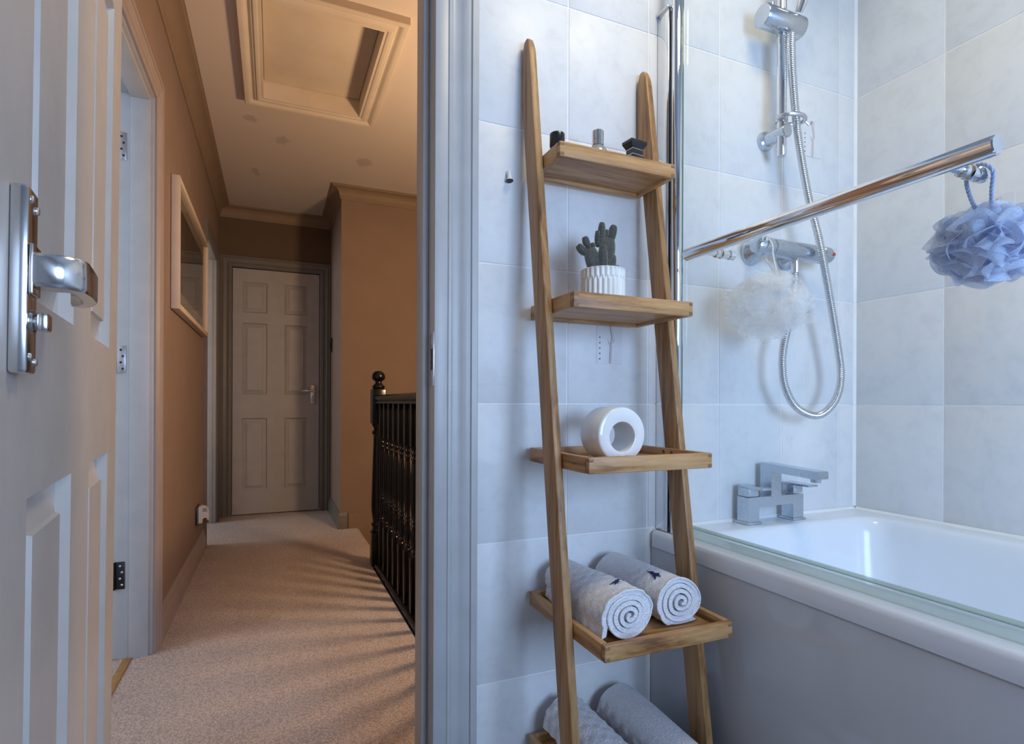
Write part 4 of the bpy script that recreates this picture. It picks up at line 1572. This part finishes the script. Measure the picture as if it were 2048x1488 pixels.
RIDER = [(-1.0, -.10), (-.62, -.02), (-.30, .22), (.02, .30), (.22, .62), (.48, .66), (.66, .95), (.80, 1.0), (.78, .55), (.62, .30), (.30, .12), (.22, -.22), (.36, -.50), (.10, -.42),
         (-.10, -.55), (-.30, -.50), (-.45, -.72), (-.78, -.78), (-.50, -.50), (-.40, -.25), (-.70, -.22), (-.92, -.30)]


def emblem(root, on, a0, L0, su, sv, rot, LN, rad):
    mb = MB()
    cr_, sr_ = cos(rot), sin(rot)

    def put(u, v, lift):
        uu, vv = u * cr_ - v * sr_, u * sr_ + v * cr_
        return on(a0 - uu * su / rad, L0 + vv * sv / LN, lift)
    bm = bmesh.new()
    ring = [bm.verts.new((u, v, 0)) for u, v in RIDER]
    f = bm.faces.new(ring)
    bmesh.ops.triangulate(bm, faces=[f])
    for _ in range(2):
        bmesh.ops.subdivide_edges(bm, edges=bm.edges[:], cuts=1)
    bm.verts.index_update()
    P = [(q.co.x, q.co.y) for q in bm.verts]
    F = [tuple(q.index for q in fc.verts) for fc in bm.faces]
    bm.free()
    mb.add([put(u, v, .0016) for u, v in P], F)
    mb.tube([put(.80, .98, .0014), put(1.15, 1.10, .0014), put(1.35, 1.02, .0012)], [.0005, .00035, .0003], 5)
    c_ = put(1.5, .95, .0012)
    mb.lathe([(.0001, -.0007), (.0008, 0), (.0001, .0007)], 8, c_)
    obj('embroidered_emblem', mb, 'navy_thread', root, sharp=180)


z4 = SHELVES[3][0] + FLR
TG = 'rolled white towels'
ta_, onA, LA, rxa, rza = towel('rolled_towel', 'rolled white towel with blue emblem and loose flap, left on the fourth tray', TG, (.590, .838), (.590, 1.085), .0535, .0455, z4, 4.3, 2, (.004, .020), pi + .35)
emblem(ta_, onA, 1.50, .20, .0175, .0125, .15, LA, .050)
tb_, onB, LB, rxb, rzb = towel('rolled_towel', 'rolled white towel with blue emblem, right on the fourth tray', TG, (.722, .858), (.714, 1.088), .0550, .0465, z4, 4.2, 9, None, -.9)
emblem(tb_, onB, 2.05, .20, .0170, .0170, .70, LB, .050)
z5 = SHELVES[4][0] + FLR
towel('rolled_towel', 'rolled white towel, left on the bottom tray behind the ladder side', TG, (.606, .80), (.592, 1.085), .0520, .0500, z5, 3.8, 21, (.004, .018), pi - .2, .0105, .0022)
towel('rolled_towel', 'rolled white towel, right on the bottom tray beside the bath', TG, (.724, .80), (.726, 1.085), .0555, .0530, z5, 3.8, 33, None, -.6, .0105, .0022)

# ------------------------------------------------------------------ small wall peg left of the ladder
pg = thing('wall_peg', 'tiny white wall peg with a dark tip left of the ladder', 'hook', (.466, YT, 1.386))
pb = MB().lathe([(.0055, 0), (.0052, .006), (.0048, .014), (.0070, .020)], 16, (0, 0, 0))
Rm = Matrix.Rotation(radians(170), 4, 'X')
pb.v = [tuple(Rm @ Vector(p) + Vector((.4665, YT - .0062, 1.400))) for p in pb.v]
obj('stem', pb, 'white_plastic', pg)
tpb = MB().lathe([(.0074, .0202), (.0080, .0210), (.0074, .0222), (.0005, .0226)], 18)
tpb.v = [tuple(Rm @ Vector(p) + Vector((.4665, YT - .0062, 1.400))) for p in tpb.v]
obj('tip', tpb, 'dark_plate', pg)
